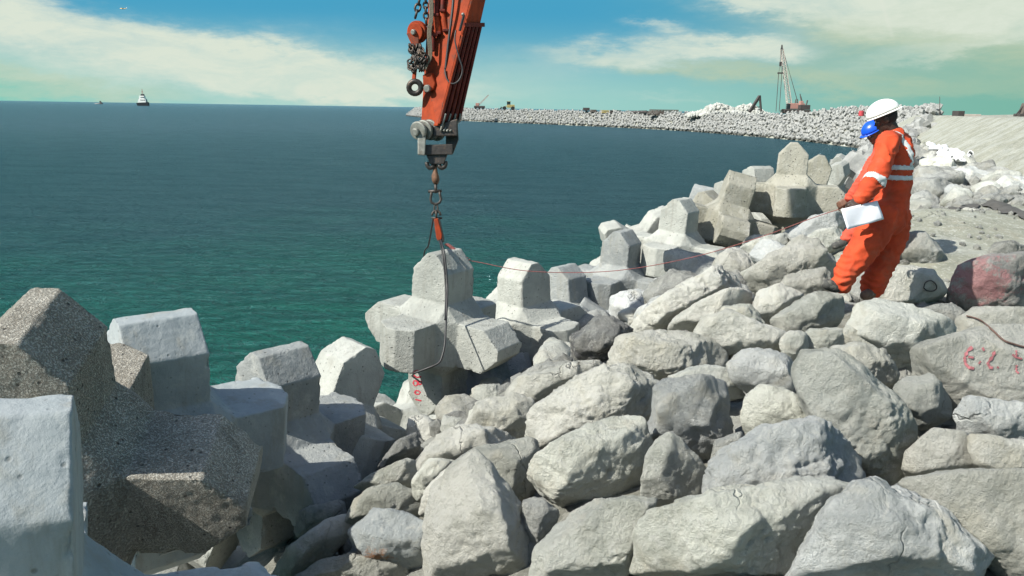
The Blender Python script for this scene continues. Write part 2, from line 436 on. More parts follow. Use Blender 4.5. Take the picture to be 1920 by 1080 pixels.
def ref(x, y):
    d = sdist(x, y); y = np.atleast_1d(y); zi = zi_of(y); crest = H - 1.75; w = 4.0
    t = np.clip(d / w, 0, 1); s = t * (1.7 - .7 * t)
    z = zi + (crest - zi) * s
    z = np.where(d < 0, zi + .72 * d, z)
    x = np.atleast_1d(x)
    z = z + .28 * np.exp(-((x - 6.6) ** 2 / 5 + (y - 12.8) ** 2 / 3.2))
    return z
def ref1(x, y): return float(ref(x, y)[0])
def ground_depth(px, py, lift=0.0):
    v = fw + rt * ((px - 960) / F) - up * ((py - 540) / F)
    t = 1.2
    while t < 60:
        q = CAM + v * t
        if q.z < ref1(q.x, q.y) + lift: break
        t += .05
    return t

M_sand = mat_rock('sand_and_dust', light=(.29, .295, .235), dark=(.23, .235, .185), warm=(.29, .28, .215), coolness=.15, bs=.5)
M_rub = mat_rock('rubble_fill', light=(.38, .38, .33), dark=(.24, .24, .20), warm=(.34, .32, .25), coolness=.3, bs=1.2)

def grid_mesh(xs, ys, fz):
    X, Y = np.meshgrid(xs, ys); Z = fz(X.ravel(), Y.ravel())
    v = np.stack([X.ravel(), Y.ravel(), Z], 1); n, m = len(xs), len(ys)
    f = [(j * n + i, j * n + i + 1, (j + 1) * n + i + 1, (j + 1) * n + i) for j in range(m - 1) for i in range(n - 1)]
    return v, f
def near_z(x, y):
    z = ref(x, y); d = sdist(x, y)
    sandy = np.clip((x - 3.6 - .10 * (y - 8)) / 1.2, 0, 1) * np.clip((y - 8.6) / 1.2, 0, 1) * np.clip((d - 3.2) / 1.0, 0, 1)
    q = np.stack([x, y, z], 1)
    n = pnoise(q * .9) * .10 + pnoise(q * 2.6) * .06 + pnoise(q * 7) * .03
    return z - (1 - sandy) * .20 + n * (1 - .35 * sandy)
v, f = grid_mesh(np.arange(-13, 42, .22), np.arange(-4, 62, .22), near_z)
# sandy where it is flat and open, dark broken stone on the slope: two surfaces of one sheet
me = mesh_from('ground', v, f, True); me.materials.append(M_rub); me.materials.append(M_sand)
cx = np.array([v[list(q)].mean(0) for q in f]); dd = sdist(cx[:, 0], cx[:, 1])
jit = pnoise(cx * .8) * .8
sm = ((cx[:, 0] + jit > 3.9 + .10 * (cx[:, 1] - 8)) & (cx[:, 1] + jit > 8.8) & (dd > 3.3 + jit)).astype(int)
me.polygons.foreach_set('material_index', sm); me.update()
tag(link('ground', me, None), kind='structure')

# outer land: swept along the shore and round the bay to the far breakwater
farw = [on_level(px, py, 0) for px, py in [(1560, 271.5), (1480, 262), (1400, 255), (1300, 247), (1200, 241), (1060, 234.5), (940, 229.5), (860, 226), (800, 221.5), (762, 217)]]
def outline_pts():
    a = [Vector((x - 4.6 if y > 60 else x - 3.4, y + 2, 0)) for x, y in ((31, 62), (48, 97), (62, 128))]
    b0 = Vector((66, 152, 0)); return a + [b0] + farw
wl = spline(outline_pts(), 6)
def swept(pts, prof, inner):
    V, Fc = [], []; n = len(prof)
    for i, p in enumerate(pts):
        t = (pts[min(i + 1, len(pts) - 1)] - pts[max(i - 1, 0)]).normalized(); nn = Vector((t.y, -t.x, 0))
        for d, z in prof: V.append((p + nn * d)[:2] + (z,))
    for i in range(len(pts) - 1):
        for k in range(n - 1): Fc.append((i * n + k, (i + 1) * n + k, (i + 1) * n + k + 1, i * n + k + 1))
    return np.array(V), Fc
k_bay = 20
prof_b = [(-5, -3), (0, 0), (2, 1.5), (4, 3.1), (6.6, 5.0), (9, 5.25), (14, 5.2), (22, 5.2), (28, 1), (32, -3)]
v, f = swept(wl, prof_b, 1)
gb = np.clip((235 - v[:, 1]) / 50, 0, 1); v[:, 2] = np.where(v[:, 2] > 1, v[:, 2] * (1 + .22 * gb), v[:, 2])
q = v * .35; v[:, 2] += pnoise(q) * .35 * (v[:, 2] > -1)
tag(link('breakwater_mound', mesh_from('breakwater_mound', v, f, True), M_sand), kind='structure')
# the flat land behind, out to the horizon on the right-hand side
pl = [(40, 60, 4.55), (74, 124, 4.55), (92, 154, 4.7), (100, 172, 4.7), (150, 330, 4.7), (420, 900, 4.7), (2600, 4200, 4.7), (3000, 60, 4.7), (800, -60, 4.55), (41, -60, 4.55), (41, 60, 4.55)]
mb = MB(); mb.add(pl, [tuple(range(len(pl)))]); bmesh.ops.triangulate(mb.bm, faces=mb.bm.faces)
tag(mb.build('terrain', M_sand), kind='structure')

# sand embankment on the right
def emb_z(x, y):
    # crest runs from (15,24) towards (30,60); face looks towards the camera and the sea
    base = np.array([14.6, 23.0]); dirv = np.array([.37, .929])
    s = (x - base[0]) * dirv[0] + (y - base[1]) * dirv[1]; t = (x - base[0]) * dirv[1] - (y - base[1]) * dirv[0]
    front = np.clip(s / 1.0, 0, 99)
    h = np.clip(np.minimum(t * .62, front * .55 + 0), 0, 1.72)
    q = np.stack([x, y, y * 0], 1)
    return H - 1.80 + h + pnoise(q * .5) * .05 + pnoise(q * 2.2) * .018 - .25 * (h <= 0)
v, f = grid_mesh(np.arange(12, 75, .45), np.arange(20, 95, .45), emb_z)
f = [q for q in f if max(v[i][2] for i in q) > H - 1.98]
tag(link('embankment', mesh_from('embankment', v, f, True), M_sand), kind='structure')
# low dunes beyond
mb = MB()
def dune(cx_, cy_, rx, ry, h, z0=4.5):
    vv, ff = ico(4); vs = []
    for a in vv:
        p = np.array([a[0] * rx, a[1] * ry, max(a[2], -.05) * h]); vs.append(Vector((cx_ + p[0], cy_ + p[1], z0 + p[2])))
    nz = pnoise(np.array([x[:] for x in vs]) * .12)
    mb.add([x + Vector((0, 0, float(k) * h * .35)) for x, k in zip(vs, nz)], ff)
for a in [(88, 128, 14, 9, 3.0), (118, 168, 22, 12, 3.6), (150, 200, 26, 12, 3.0), (190, 260, 60, 14, 2.8)]: dune(*a)
tag(mb.build('hills', M_sand, smooth=True), kind='structure')

# ------------------------------------------------------------------ sea
m, nt, b = newmat('sea_water')
g = N(nt, 'ShaderNodeNewGeometry'); pos = g.outputs['Position']
dv = N(nt, 'ShaderNodeVectorMath', operation='DISTANCE'); lk(nt, pos, dv.inputs[0]); dv.inputs[1].default_value = (0, 10, 0)
dist = dv.outputs['Value']
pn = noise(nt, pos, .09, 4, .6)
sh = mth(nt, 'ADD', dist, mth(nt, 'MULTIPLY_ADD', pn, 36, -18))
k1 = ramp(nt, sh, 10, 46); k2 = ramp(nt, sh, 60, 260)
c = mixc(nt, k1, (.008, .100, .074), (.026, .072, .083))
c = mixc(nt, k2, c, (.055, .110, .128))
mpp = N(nt, 'ShaderNodeMapping'); lk(nt, pos, mpp.inputs[0]); mpp.inputs['Scale'].default_value = (.35, 1, 1)
c = mixc(nt, mth(nt, 'MULTIPLY', ramp(nt, noise(nt, mpp.outputs[0], .5, 6, .7), .42, .62), .35), c, (.004, .035, .045))
lk(nt, c, b.inputs['Base Color']); b.inputs['IOR'].default_value = 1.33; b.inputs['Roughness'].default_value = .12; b.inputs['Specular IOR Level'].default_value = .28
mp2 = N(nt, 'ShaderNodeMapping'); lk(nt, pos, mp2.inputs[0]); mp2.inputs['Scale'].default_value = (.6, 1, 1); mp2.inputs['Rotation'].default_value = (0, 0, .22)
w1 = noise(nt, mp2.outputs[0], 2.0, 6, .68, dist=.6); w2 = noise(nt, mpp.outputs[0], .28, 3, .5)
w3 = noise(nt, mp2.outputs[0], 5, 3, .6)
hh = mth(nt, 'ADD', mth(nt, 'ADD', mth(nt, 'MULTIPLY', w1, .34), mth(nt, 'MULTIPLY', w2, .55)), mth(nt, 'MULTIPLY', w3, .13))
nrm = bump(nt, b, hh, 2.5, 1.0)
gl = N(nt, 'ShaderNodeBsdfGlossy'); gl.inputs['Color'].default_value = (.62, .84, .95, 1); gl.inputs['Roughness'].default_value = .10; lk(nt, nrm, gl.inputs['Normal'])
fr = N(nt, 'ShaderNodeFresnel'); fr.inputs['IOR'].default_value = 1.33; lk(nt, nrm, fr.inputs['Normal'])
mxw = N(nt, 'ShaderNodeMixShader'); lk(nt, mth(nt, 'MULTIPLY', fr.outputs[0], .72, clamp=True), mxw.inputs[0]); lk(nt, b.outputs[0], mxw.inputs[1]); lk(nt, gl.outputs[0], mxw.inputs[2])
b.inputs['Specular IOR Level'].default_value = 0
ow = [n for n in nt.nodes if n.type == 'OUTPUT_MATERIAL'][0]; lk(nt, mxw.outputs[0], ow.inputs[0])
M_water = m
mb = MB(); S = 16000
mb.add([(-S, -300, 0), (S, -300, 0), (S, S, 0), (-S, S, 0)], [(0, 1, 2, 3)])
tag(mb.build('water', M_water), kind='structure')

# ------------------------------------------------------------------ concrete armour units
def unit_pieces():
    """six-armed interlocking block: plate of four gabled arms (x,z) and a nose front and back (y)"""
    a, rt_, sh_, L = .285, .47, .86, 1.08
    P6 = []; core = []
    for ax in range(3):
        for s in (1, -1):
            o1, o2 = [(1, 2), (0, 2), (0, 1)][ax]
            for i in (-a, a):
                for j in (-a, a):
                    p = [0, 0, 0]; p[ax] = s * rt_; p[o1] = i; p[o2] = j; core.append(p)
            # gable: ridge along 'ridge' axis
            ridge = 1 if ax in (0, 2) else 2
            other = [k for k in (0, 1, 2) if k not in (ax, ridge)][0]
            pts = []
            for i in (-1, 1):
                for j in (-1, 1):
                    for dd, w in ((.30, a), (sh_, a * .97)):
                        p = [0, 0, 0]; p[ax] = s * dd; p[ridge] = i * w; p[other] = j * w; pts.append(p)
                for j in (-1, 1):
                    p = [0, 0, 0]; p[ax] = s * (L if ax != 1 else .98); p[ridge] = i * a * .93; p[other] = j * .07; pts.append(p)
            P6.append(pts)
    return [core] + P6
def unit_mesh(name, voxel=None, rough=.006):
    mb = MB()
    for pts in unit_pieces(): mb.hull([Vector(p) for p in pts])
    if voxel is None:
        bmesh.ops.recalc_face_normals(mb.bm, faces=mb.bm.faces)
        me = bpy.data.meshes.new(name); mb.bm.to_mesh(me); mb.bm.free(); return me
    me = remesh(mb.bm, voxel, 0, .5); me.name = name
    v = verts_of(me); n = normals_of(me)
    d = pnoise(v * 3.1) * rough * .8 + pnoise(v * 9) * rough * .5 + pnoise(v * 24) * rough * .35
    # chipped arrises: where the skin turns sharply, knock small bites out
    e = np.empty(len(me.edges) * 2, int); me.edges.foreach_get('vertices', e); e = e.reshape(-1, 2)
    curv = np.zeros(len(v)); dn = 1 - (n[e[:, 0]] * n[e[:, 1]]).sum(1)
    np.maximum.at(curv, e[:, 0], dn); np.maximum.at(curv, e[:, 1], dn)
    for _ in range(1):
        c2 = curv.copy(); np.maximum.at(c2, e[:, 0], curv[e[:, 1]] * .8); np.maximum.at(c2, e[:, 1], curv[e[:, 0]] * .8); curv = c2
    chip = np.clip(curv * 5, 0, 1) * (np.clip(pnoise(v * 9 + 7) - .22, 0, 1) * .05 + np.clip(pnoise(v * 31), 0, 1) * .008)
    set_verts(me, v + n * (d - chip)[:, None]); return me
UM_hi = unit_mesh('block_near', .012, .005); UM_mid = unit_mesh('block_mid', .022); UM_lo = unit_mesh('block_far', None)
M_c1 = mat_concrete('concrete_pale', (.36, .37, .335), (.27, .28, .255), .7)
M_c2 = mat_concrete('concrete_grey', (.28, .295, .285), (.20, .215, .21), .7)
M_c3 = mat_concrete('concrete_tan', (.31, .30, .25), (.22, .215, .17), 1.0)
M_c4 = mat_concrete('concrete_open_aggregate', (.55, .53, .46), (.43, .405, .34), 1.0, agg=.42, bs=1.3)
M_c5 = mat_concrete('concrete_smooth_bluish', (.32, .345, .345), (.25, .28, .285), .6, bs=.35)
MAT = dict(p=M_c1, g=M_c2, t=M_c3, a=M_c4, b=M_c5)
n_units = 0
def unit(loc, rot, mat, label, group='concrete blocks placed on the near slope', me=None, s=1.0):
    global n_units
    o = bpy.data.objects.new('armour_block', me or UM_mid); COL.objects.link(o); n_units += 1
    o.matrix_basis = Matrix.Translation(loc) @ rot.to_4x4() @ Matrix.Scale(s, 4)
    if not o.data.materials: o.data.materials.append(mat)
    o.material_slots[0].link = 'OBJECT'; o.material_slots[0].material = mat
    return tag(o, label, 'concrete block', group)
def rot(az, tx=0, ty=0): return Matrix.Rotation(R(az), 3, 'Z') @ Matrix.Rotation(R(tx), 3, 'X') @ Matrix.Rotation(R(ty), 3, 'Y')
# az turns the front nose, tx leans the block towards / away, ty tips it sideways
UNITS = [
 # px, py, depth, az, tx, ty, size, material, label
 (105, 895, 4.5, 6, 17, 5, 1.0, 'a', 'huge rough open-aggregate concrete block filling the lower left, brown pitted underside'),
 (-40, 1370, 2.85, -64, -5, 4, 1.15, 'b', 'smooth bluish concrete block cut by the bottom left corner, flat bright top'),
 (300, 840, 6.0, -50, 0, 10, 1.0, 'b', 'concrete block with white chipped left face behind the huge pitted block'),
 (515, 845, 7.7, -42, 0, 10, 1.0, 'g', 'concrete block with broken bright edge, third from the left along the water'),
 (612, 815, 8.9, 40, 0, 24, 1.0, 'p', 'pale block tilted to the right beside the hanging block'),
 (826, 622, 10.1, -33, 0, 4, .97, 'p', 'concrete block hanging upright in the wire sling with a red painted number'),
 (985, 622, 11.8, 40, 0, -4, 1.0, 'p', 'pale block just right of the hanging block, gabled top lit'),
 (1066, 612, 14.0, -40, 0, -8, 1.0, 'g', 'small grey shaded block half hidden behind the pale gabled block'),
 (1158, 540, 14.8, -33, 0, 3, 1.0, 'g', 'grey block with broad flat front arm above the dark boulder'),
 (1265, 478, 15.2, -36, 0, 4, 1.0, 'p', 'pale block with two big lit arms and dark notch, crossed by the red rope'),
 (1332, 450, 17.6, -35, 0, -10, 1.0, 't', 'tan block behind the tall leaning slab-like block'),
 (1360, 425, 15.8, 84, 14, 0, 1.0, 't', 'tall leaning block showing one long side like a slab'),
 (1480, 372, 16.0, -18, 0, 0, 1.02, 't', 'tan block with pointed gable top, tallest against the sea'),
 (1512, 382, 17.6, -20, 0, 12, 1.0, 't', 'tan block whose square arm shows right of the pointed gable'),
 (1400, 392, 18.4, -70, 0, 24, 1.0, 'p', 'small block with white top showing left of the pointed gable'),
 (425, 905, 8.2, 70, 20, 10, .9, 'p', 'small block with flat lit top deep between the second and third blocks'),
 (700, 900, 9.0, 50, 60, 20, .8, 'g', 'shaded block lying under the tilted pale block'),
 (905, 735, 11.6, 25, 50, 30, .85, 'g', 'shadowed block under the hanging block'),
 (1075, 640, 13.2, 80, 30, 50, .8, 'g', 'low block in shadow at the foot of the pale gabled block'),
 (1390, 500, 17.2, 30, 70, 30, .8, 't', 'low tan block in the shadow under the pointed gable'),
 (940, 650, 13.0, 15, 10, 0, .9, 'p', 'pale block showing one square lit arm between the hanging block and the gabled one'),
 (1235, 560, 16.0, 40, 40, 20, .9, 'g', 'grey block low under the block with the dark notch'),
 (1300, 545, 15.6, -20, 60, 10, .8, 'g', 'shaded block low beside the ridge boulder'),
 (1200, 470, 17.5, 10, 10, 30, .95, 'p', 'pale block peeping over the row left of the dark notch'),
 (1105, 575, 16.5, 20, 10, 20, 1.0, 'p', 'pale block behind the small grey shaded block, tipped to the right'),
 (1300, 425, 20.0, 70, 10, 25, 1.0, 'g', 'grey block tipped over behind the tan block'),
 (1425, 445, 18.5, 30, 50, 20, .95, 't', 'tan block lying on its side under the leaning slab-like block'),
 (1545, 362, 24, -40, 10, 30, 1.0, 'p', 'block with white lit end right of the tan blocks, near the workers'),
 (1578, 350, 27, -30, 10, -10, 1.0, 'p', 'grey-white block behind the one with the white lit end'),
 (1608, 335, 31, 60, 30, 0, 1.0, 'g', 'grey block in the row behind the workers arms'),
 (1628, 322, 37, 10, 0, 40, 1.0, 'p', 'pale block at the end of the row behind the workers'),
]
for i, (px, py, d, az_, tx, ty, s, mk, lab) in enumerate(UNITS):
    o = unit(P(px, py, d), rot(az_, tx, ty), MAT[mk], lab, me=UM_hi if d < 11 else UM_mid, s=s)
    if i == 5: HANG = o
# ------------------------------------------------------------------ boulders
M_r1 = mat_rock('limestone')
M_r2 = mat_rock('limestone_cream', light=(.62, .615, .545), dark=(.44, .44, .38), warm=(.55, .53, .43), coolness=.1)
M_r3 = mat_rock('limestone_cool', light=(.62, .635, .60), dark=(.38, .40, .385), cool=(.50, .525, .515), coolness=.4)
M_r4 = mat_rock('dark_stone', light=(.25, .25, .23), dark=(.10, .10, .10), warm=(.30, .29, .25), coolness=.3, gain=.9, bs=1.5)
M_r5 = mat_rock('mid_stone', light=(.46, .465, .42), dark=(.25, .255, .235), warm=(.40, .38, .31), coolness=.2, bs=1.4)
RM = {'1': M_r1, '2': M_r2, '3': M_r3, '4': M_r4, '5': M_r5}

def rock_mesh(name, pts, seed, level, rough=1.0, facets=5, sharp=16, grow=1.13, toward=(0, 0, 0)):
    rg = np.random.default_rng(seed)
    pts = np.asarray(pts, float); c = (pts.max(0) + pts.min(0)) / 2
    c = .5 * c + .5 * pts.mean(0)
    bm = bmesh.new()
    for p in pts - c: bm.verts.new(p)
    r = bmesh.ops.convex_hull(bm, input=bm.verts)
    bm.normal_update()
    nn, dd = [], []
    for f in bm.faces:
        n = np.array(f.normal[:]); d = float(n @ np.array(f.verts[0].co[:]))
        if d < 0: n, d = -n, -d
        if d > 1e-4: nn.append(n); dd.append(d)
    bm.free()
    nn = np.array(nn); dd = np.array(dd) * grow
    q = pts - c; size = float(np.mean(np.linalg.norm(q, axis=1)))
    for _ in range(facets):
        n = rg.normal(size=3); n = n / np.linalg.norm(n) + np.array(toward) * .9; n /= np.linalg.norm(n)
        nn = np.vstack([nn, n]); dd = np.append(dd, (q @ n).max() * rg.uniform(.74, .97))
    v, f = ico(level)
    a = np.maximum(v @ nn.T, 1e-6) / dd
    rad = (a ** sharp).sum(1) ** (-1 / sharp)
    p = v * rad[:, None]; o = rg.uniform(-50, 50, 3)
    s = size
    n1 = pnoise(p * (1.3 / s) + o); n2 = pnoise(p * (3.0 / s) + o + 9)
    warp = np.stack([pnoise(p * (2.0 / s) + o + 20), pnoise(p * (2.0 / s) + o + 31), pnoise(p * (2.0 / s) + o + 43)], 1) * .35 * s
    rid = 1 - np.abs(pnoise((p + warp) * (2.4 / s) + o + 5)) * 2.4
    tilt = rg.normal(size=3); tilt /= np.linalg.norm(tilt)
    lay = (p @ tilt) / s * 3.2 + n1 * 1.6
    led = (lay - np.floor(lay)); led = np.where(led < .8, led / .8, (1 - led) / .2) * np.clip(n2 * 2.2 + .25, 0, 1)
    step = np.floor(n2 * 5) / 5 - n2
    fine = pnoise(p * (8 / s) + o) * .5 + pnoise(p * (17 / s) + o) * .28 + pnoise(p * (36 / s) + o) * .2 + pnoise(p * (70 / s) + o) * .12 + (1 - np.abs(pnoise((p + warp * .4) * (11 / s) + o)) * 2) * .25
    disp = s * rough * (.060 * n1 + .040 * n2 + .030 * (np.clip(rid, 0, 1) ** 2) * -1 + .032 * led + .05 * step + .042 * fine)
    cr_ = np.clip(pnoise(p * (5.5 / s) + o + 70) - .32, 0, 1) * s * .10 * rough
    p = p + v * (disp - cr_)[:, None]
    return mesh_from(name, p, f, True), c

def thick_pts(poly, d, front, back, fx=0.0, fy=-.10, fs=.62, bs=.75):
    """a traced outline gets its own distance and real body in front and behind"""
    xs = [p[0] for p in poly]; ys = [p[1] for p in poly]
    cx_, cy_ = (min(xs) + max(xs)) / 2, (min(ys) + max(ys)) / 2
    w, h = max(xs) - min(xs), max(ys) - min(ys)
    L = [P(x, y, d) for x, y in poly]
    for x, y in poly:
        L.append(P(cx_ + (x - cx_) * fs + fx * w, cy_ + (y - cy_) * fs + fy * h, d - front))
        L.append(P(cx_ + (x - cx_) * bs, cy_ + (y - cy_) * bs + .15 * h, d + back))
    return [p[:] for p in L]

def pl(s): return [tuple(float(c) for c in q.split(',')) for q in s.split()]
BOULD = []
def boulder(label, outline, mk='1', fx=0, fy=-.12, fs=.62, th=.40, frac=.66, dd=0.0, seed=0, sharp=60, rough=.85, facets=12, group='boulders of the near slope', mat=None, level=None):
    poly = pl(outline); xs = [p[0] for p in poly]; ys = [p[1] for p in poly]
    d = ground_depth((min(xs) + max(xs)) / 2, min(min(ys) + (max(ys) - min(ys)) * frac, 1150)) + dd
    w, h = (max(xs) - min(xs)) * d / F, (max(ys) - min(ys)) * d / F
    t = th * min(w, h) * (1.0 if max(w, h) < 2 * min(w, h) else 1.3)
    if level is None: level = 6 if max(w, h) / d > .14 else (5 if max(w, h) / d > .055 else 4)
    me, c = rock_mesh('boulder', thick_pts(poly, d, t, t * 1.2, fx, fy, fs), seed or len(BOULD) + 100, level, rough, facets, sharp, toward=tuple(-fw))
    o = link('boulder', me, None, None, c); me.materials.append(mat or RM[mk])
    tag(o, label, 'boulder', group); BOULD.append(o); o['_d'] = d
    return o
B = boulder
B('tall egg-shaped boulder standing on end at the bottom centre', '805,1090 803,985 815,920 850,880 895,853 915,870 938,920 978,962 1003,1010 1012,1090', '2', fx=-.06, fy=-.05, fs=.5, th=.45, facets=6, rough=.6)
B('rounded boulder behind the tall egg-shaped one', '845,880 900,835 955,816 1000,830 1013,856 1000,900 985,960 870,960', '1', fx=-.05, rough=.8)
B('narrow pale boulder leaning on the left of the egg-shaped one', '788,975 788,930 830,888 885,856 862,930 812,990', '2', rough=.7)
B('big rounded boulder right of the egg-shaped one, shaded right side', '990,905 998,868 1060,828 1120,793 1170,781 1198,795 1215,830 1217,868 1198,900 1150,932 1090,945 1050,966 1020,950 993,932', '1', fx=-.12, fs=.55, rough=.85, facets=8)
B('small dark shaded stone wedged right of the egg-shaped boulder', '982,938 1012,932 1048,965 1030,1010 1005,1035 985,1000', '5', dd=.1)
B('upright slab with one bright edge and a dark right face', '1203,942 1213,880 1225,830 1243,808 1266,820 1322,872 1312,948 1262,955', '1', fx=-.22, fs=.5, rough=.7)
B('blocky boulder with flat bright top and dark fractured front', '1215,772 1250,725 1340,713 1387,733 1395,780 1387,835 1330,872 1306,868 1240,818 1213,805', '3', fx=-.16, fy=-.22, fs=.75, sharp=60)
B('broad knobbly cream boulder in the middle of the slope', '985,815 1000,772 1060,728 1120,698 1190,688 1242,712 1252,770 1220,805 1150,795 1060,842 1010,855', '2', rough=1.2)
B('low cream boulder left of the broad knobbly one', '860,795 890,762 960,742 1012,752 1004,812 980,832 900,825', '2', rough=1.1)
B('lowest cream boulder of the knobbly heap, next to the dark gap', '775,865 800,832 860,800 925,803 985,820 930,860 850,880 785,888', '2', rough=1.1)
B('long cream boulder on the upper edge of the knobbly heap', '950,745 980,705 1050,686 1132,676 1148,700 1062,742 1000,762', '2', rough=1.1)
B('wide bright cream boulder below the dark pitted boulder', '1125,672 1150,640 1235,618 1305,624 1352,658 1368,692 1302,712 1240,722 1190,700 1132,696', '2', rough=.9)
B('flat grey-green boulder under the wide bright cream one', '1240,722 1262,698 1322,686 1372,694 1393,742 1340,752 1290,730', '1', sharp=50)
B('smooth white boulder at the centre right, almost square', '1366,684 1385,658 1440,653 1482,665 1507,710 1500,745 1450,752 1410,738 1375,714', '3', rough=.7)
B('tapered boulder under the smooth white square one', '1398,742 1420,722 1470,732 1545,775 1553,802 1480,802 1400,820 1392,785', '1')
B('very large boulder with a shaded overhang on its lower right', '1490,692 1510,668 1572,664 1622,712 1662,738 1712,770 1730,808 1702,885 1640,910 1570,885 1545,795 1500,745', '1', fx=-.10, fs=.6, rough=.9, facets=8)
B('boulder peeping out behind the very large one', '1560,652 1600,638 1657,658 1684,700 1674,728 1622,722 1580,690', '2')
B('long fractured slab-like boulder across the centre right', '1303,948 1308,892 1360,848 1420,808 1500,788 1552,795 1602,830 1642,872 1622,915 1560,912 1480,925 1392,965 1320,968', '3', fy=-.05, fs=.7, th=.5, sharp=22, rough=1.25)
B('nearly round boulder between the very large one and the red numbers', '1678,732 1700,706 1742,701 1777,725 1785,765 1772,792 1740,806 1700,782', '1', rough=.7, fx=-.1)
NUMROCK = B('large flat-faced boulder carrying red painted numbers', '1695,700 1725,652 1760,640 1830,622 1960,606 1990,800 1870,792 1795,770 1778,725 1730,705', '2', fy=-.05, fs=.8, th=.3, rough=.5, facets=6, frac=.75)
B('rough boulder directly under the one with red numbers', '1787,775 1805,745 1880,752 1960,762 1960,842 1880,840 1802,808', '3')
B('boulder at the right edge below the rough one', '1815,815 1850,818 1960,835 1960,905 1880,900 1828,875', '2')
B('sunlit slab with a big dark shadow on its left part', '1690,905 1700,850 1748,808 1812,815 1842,892 1760,905', '2', fs=.8, rough=.5, dd=.15)
B('large blue-grey boulder at the bottom right', '1475,1100 1518,1010 1578,932 1602,908 1652,903 1702,930 1762,960 1855,1035 1890,1100', '3', rough=.9, facets=8, fx=-.05)
B('dark-backed boulder behind the large blue-grey one', '1682,905 1742,928 1832,958 1892,1020 1898,1060 1862,1085 1762,1030', '5', dd=.15)
B('wide smooth cream boulder at the lower right edge', '1690,905 1782,893 1960,888 2000,1100 1900,1100 1832,980 1760,945', '2', rough=.6, facets=6, fs=.75, dd=.1)
B('large weathered boulder at the bottom, brown patches on its right', '1185,1100 1198,1010 1230,958 1302,938 1402,923 1452,903 1522,903 1592,918 1582,955 1512,1025 1475,1100', '1', rough=1.0, facets=8)
B('domed boulder at the bottom right of the egg-shaped one', '1005,1100 1008,1030 1050,978 1110,943 1180,936 1245,948 1230,995 1190,1100', '1', rough=.8, facets=6)
ORB = B('white boulder with an orange stain near its foot', '655,1015 662,982 700,957 752,962 806,985 812,1080 700,1072 662,1045', '3', mat=None)
B('angular boulder above the orange-stained one', '648,985 665,940 690,918 742,908 787,930 793,975 742,975 682,968', '1', sharp=50)
B('boulder with a crest between the angular one and the egg-shaped one', '768,925 778,895 802,866 842,855 864,868 832,900 792,940', '1')
B('pale flat boulder on the edge of the dark gap', '668,912 700,888 760,862 792,866 778,912 712,925', '1')
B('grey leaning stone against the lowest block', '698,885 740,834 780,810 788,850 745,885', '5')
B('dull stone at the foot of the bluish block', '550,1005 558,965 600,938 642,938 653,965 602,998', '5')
B('pale elongated stone at the lower left of the slope', '495,1095 540,1030 602,983 648,966 655,1002 605,1050 560,1095', '2')
B('flat stone cut by the bottom edge left of the egg-shaped boulder', '520,1100 600,1052 662,1038 722,1060 792,1062 805,1100', '2')
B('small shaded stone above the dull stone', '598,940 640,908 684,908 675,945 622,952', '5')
B('dark grey pitted boulder between the blocks and the cream stones', '1060,665 1073,622 1110,597 1152,597 1184,620 1186,645 1140,672 1090,686', '4', rough=1.2, sharp=50)
B('fist-like dark stone lying on top of the wide cream boulder', '1253,642 1268,618 1287,618 1304,646', '4', frac=.9, dd=-.25, rough=1.4)
B('white pointed boulder above the fist-like stone', '1340,628 1358,572 1397,563 1445,622 1402,645', '1', sharp=50, fx=-.08)
HOLE = B('long boulder with a drilled hole under the front worker', '1432,616 1460,590 1512,553 1562,543 1588,560 1583,602 1542,630 1490,638', '1', rough=.8)
B('large rounded boulder under the front foot of the worker in the white helmet', '1583,610 1600,580 1642,560 1702,568 1782,600 1790,632 1742,655 1702,695 1640,668 1590,648', '1', rough=.9, fx=-.1)
B('boulder with a brown shaded side left of the drilled one', '1405,612 1422,548 1470,533 1505,550 1465,592 1432,618', '2')
B('ridge boulder highest along the row of blocks', '1172,618 1230,568 1300,532 1342,500 1385,488 1405,520 1332,572 1252,615 1200,635', '2', rough=1.2)
B('low cream boulder behind the wide bright one', '1300,640 1322,600 1382,575 1442,620 1500,640 1502,672 1400,662 1330,660', '2')
B('cream boulder on the slope below the red rope', '1400,545 1402,512 1442,478 1502,448 1572,460 1586,500 1542,522 1482,545', '2', rough=1.2)
B('pale boulder touching the red rope, next to the tan blocks', '1385,465 1420,448 1482,436 1497,452 1442,486 1400,484', '1')
B('grey flat boulder left of the rear worker shoe', '1478,440 1520,408 1572,398 1586,440 1542,466 1500,462', '3')
B('boulder with reddish scrapes beside the rear foot', '1440,560 1475,520 1530,500 1570,505 1580,540 1530,565 1480,578', '2')
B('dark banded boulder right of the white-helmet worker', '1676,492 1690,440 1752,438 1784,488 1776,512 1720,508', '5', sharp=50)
B('sunlit flat stone the white-helmet worker casts his shadow on', '1640,575 1652,505 1722,498 1774,520 1768,560 1700,575', '2', fs=.85, rough=.6)
REDROCK = B('boulder covered in red spray paint at the right', '1778,552 1800,500 1852,482 1960,474 1960,580 1842,590 1790,575', '5')
B('low purplish-grey slab under the red-sprayed boulder', '1712,605 1720,585 1790,568 1822,592 1808,622 1752,618', '5', fs=.85)
B('cream boulder at the right edge above the red numbers', '1795,640 1800,598 1832,578 1960,586 1960,660 1850,645', '2', fs=.8)
B('craggy grey stone behind the red-sprayed boulder', '1845,488 1868,456 1902,452 1935,470 1930,495', '5')
B('small boulder filling the notch left of the very large one', '1495,640 1520,618 1580,618 1600,645 1560,665 1510,668', '1')
B('wedge-shaped grey stone standing right of the pointed white one', '1460,640 1480,622 1512,620 1516,665 1490,680 1470,665', '1', sharp=50)
B('stone in the shade at the right of the fractured front boulder', '1330,900 1340,830 1392,812 1400,840 1350,880', '5')
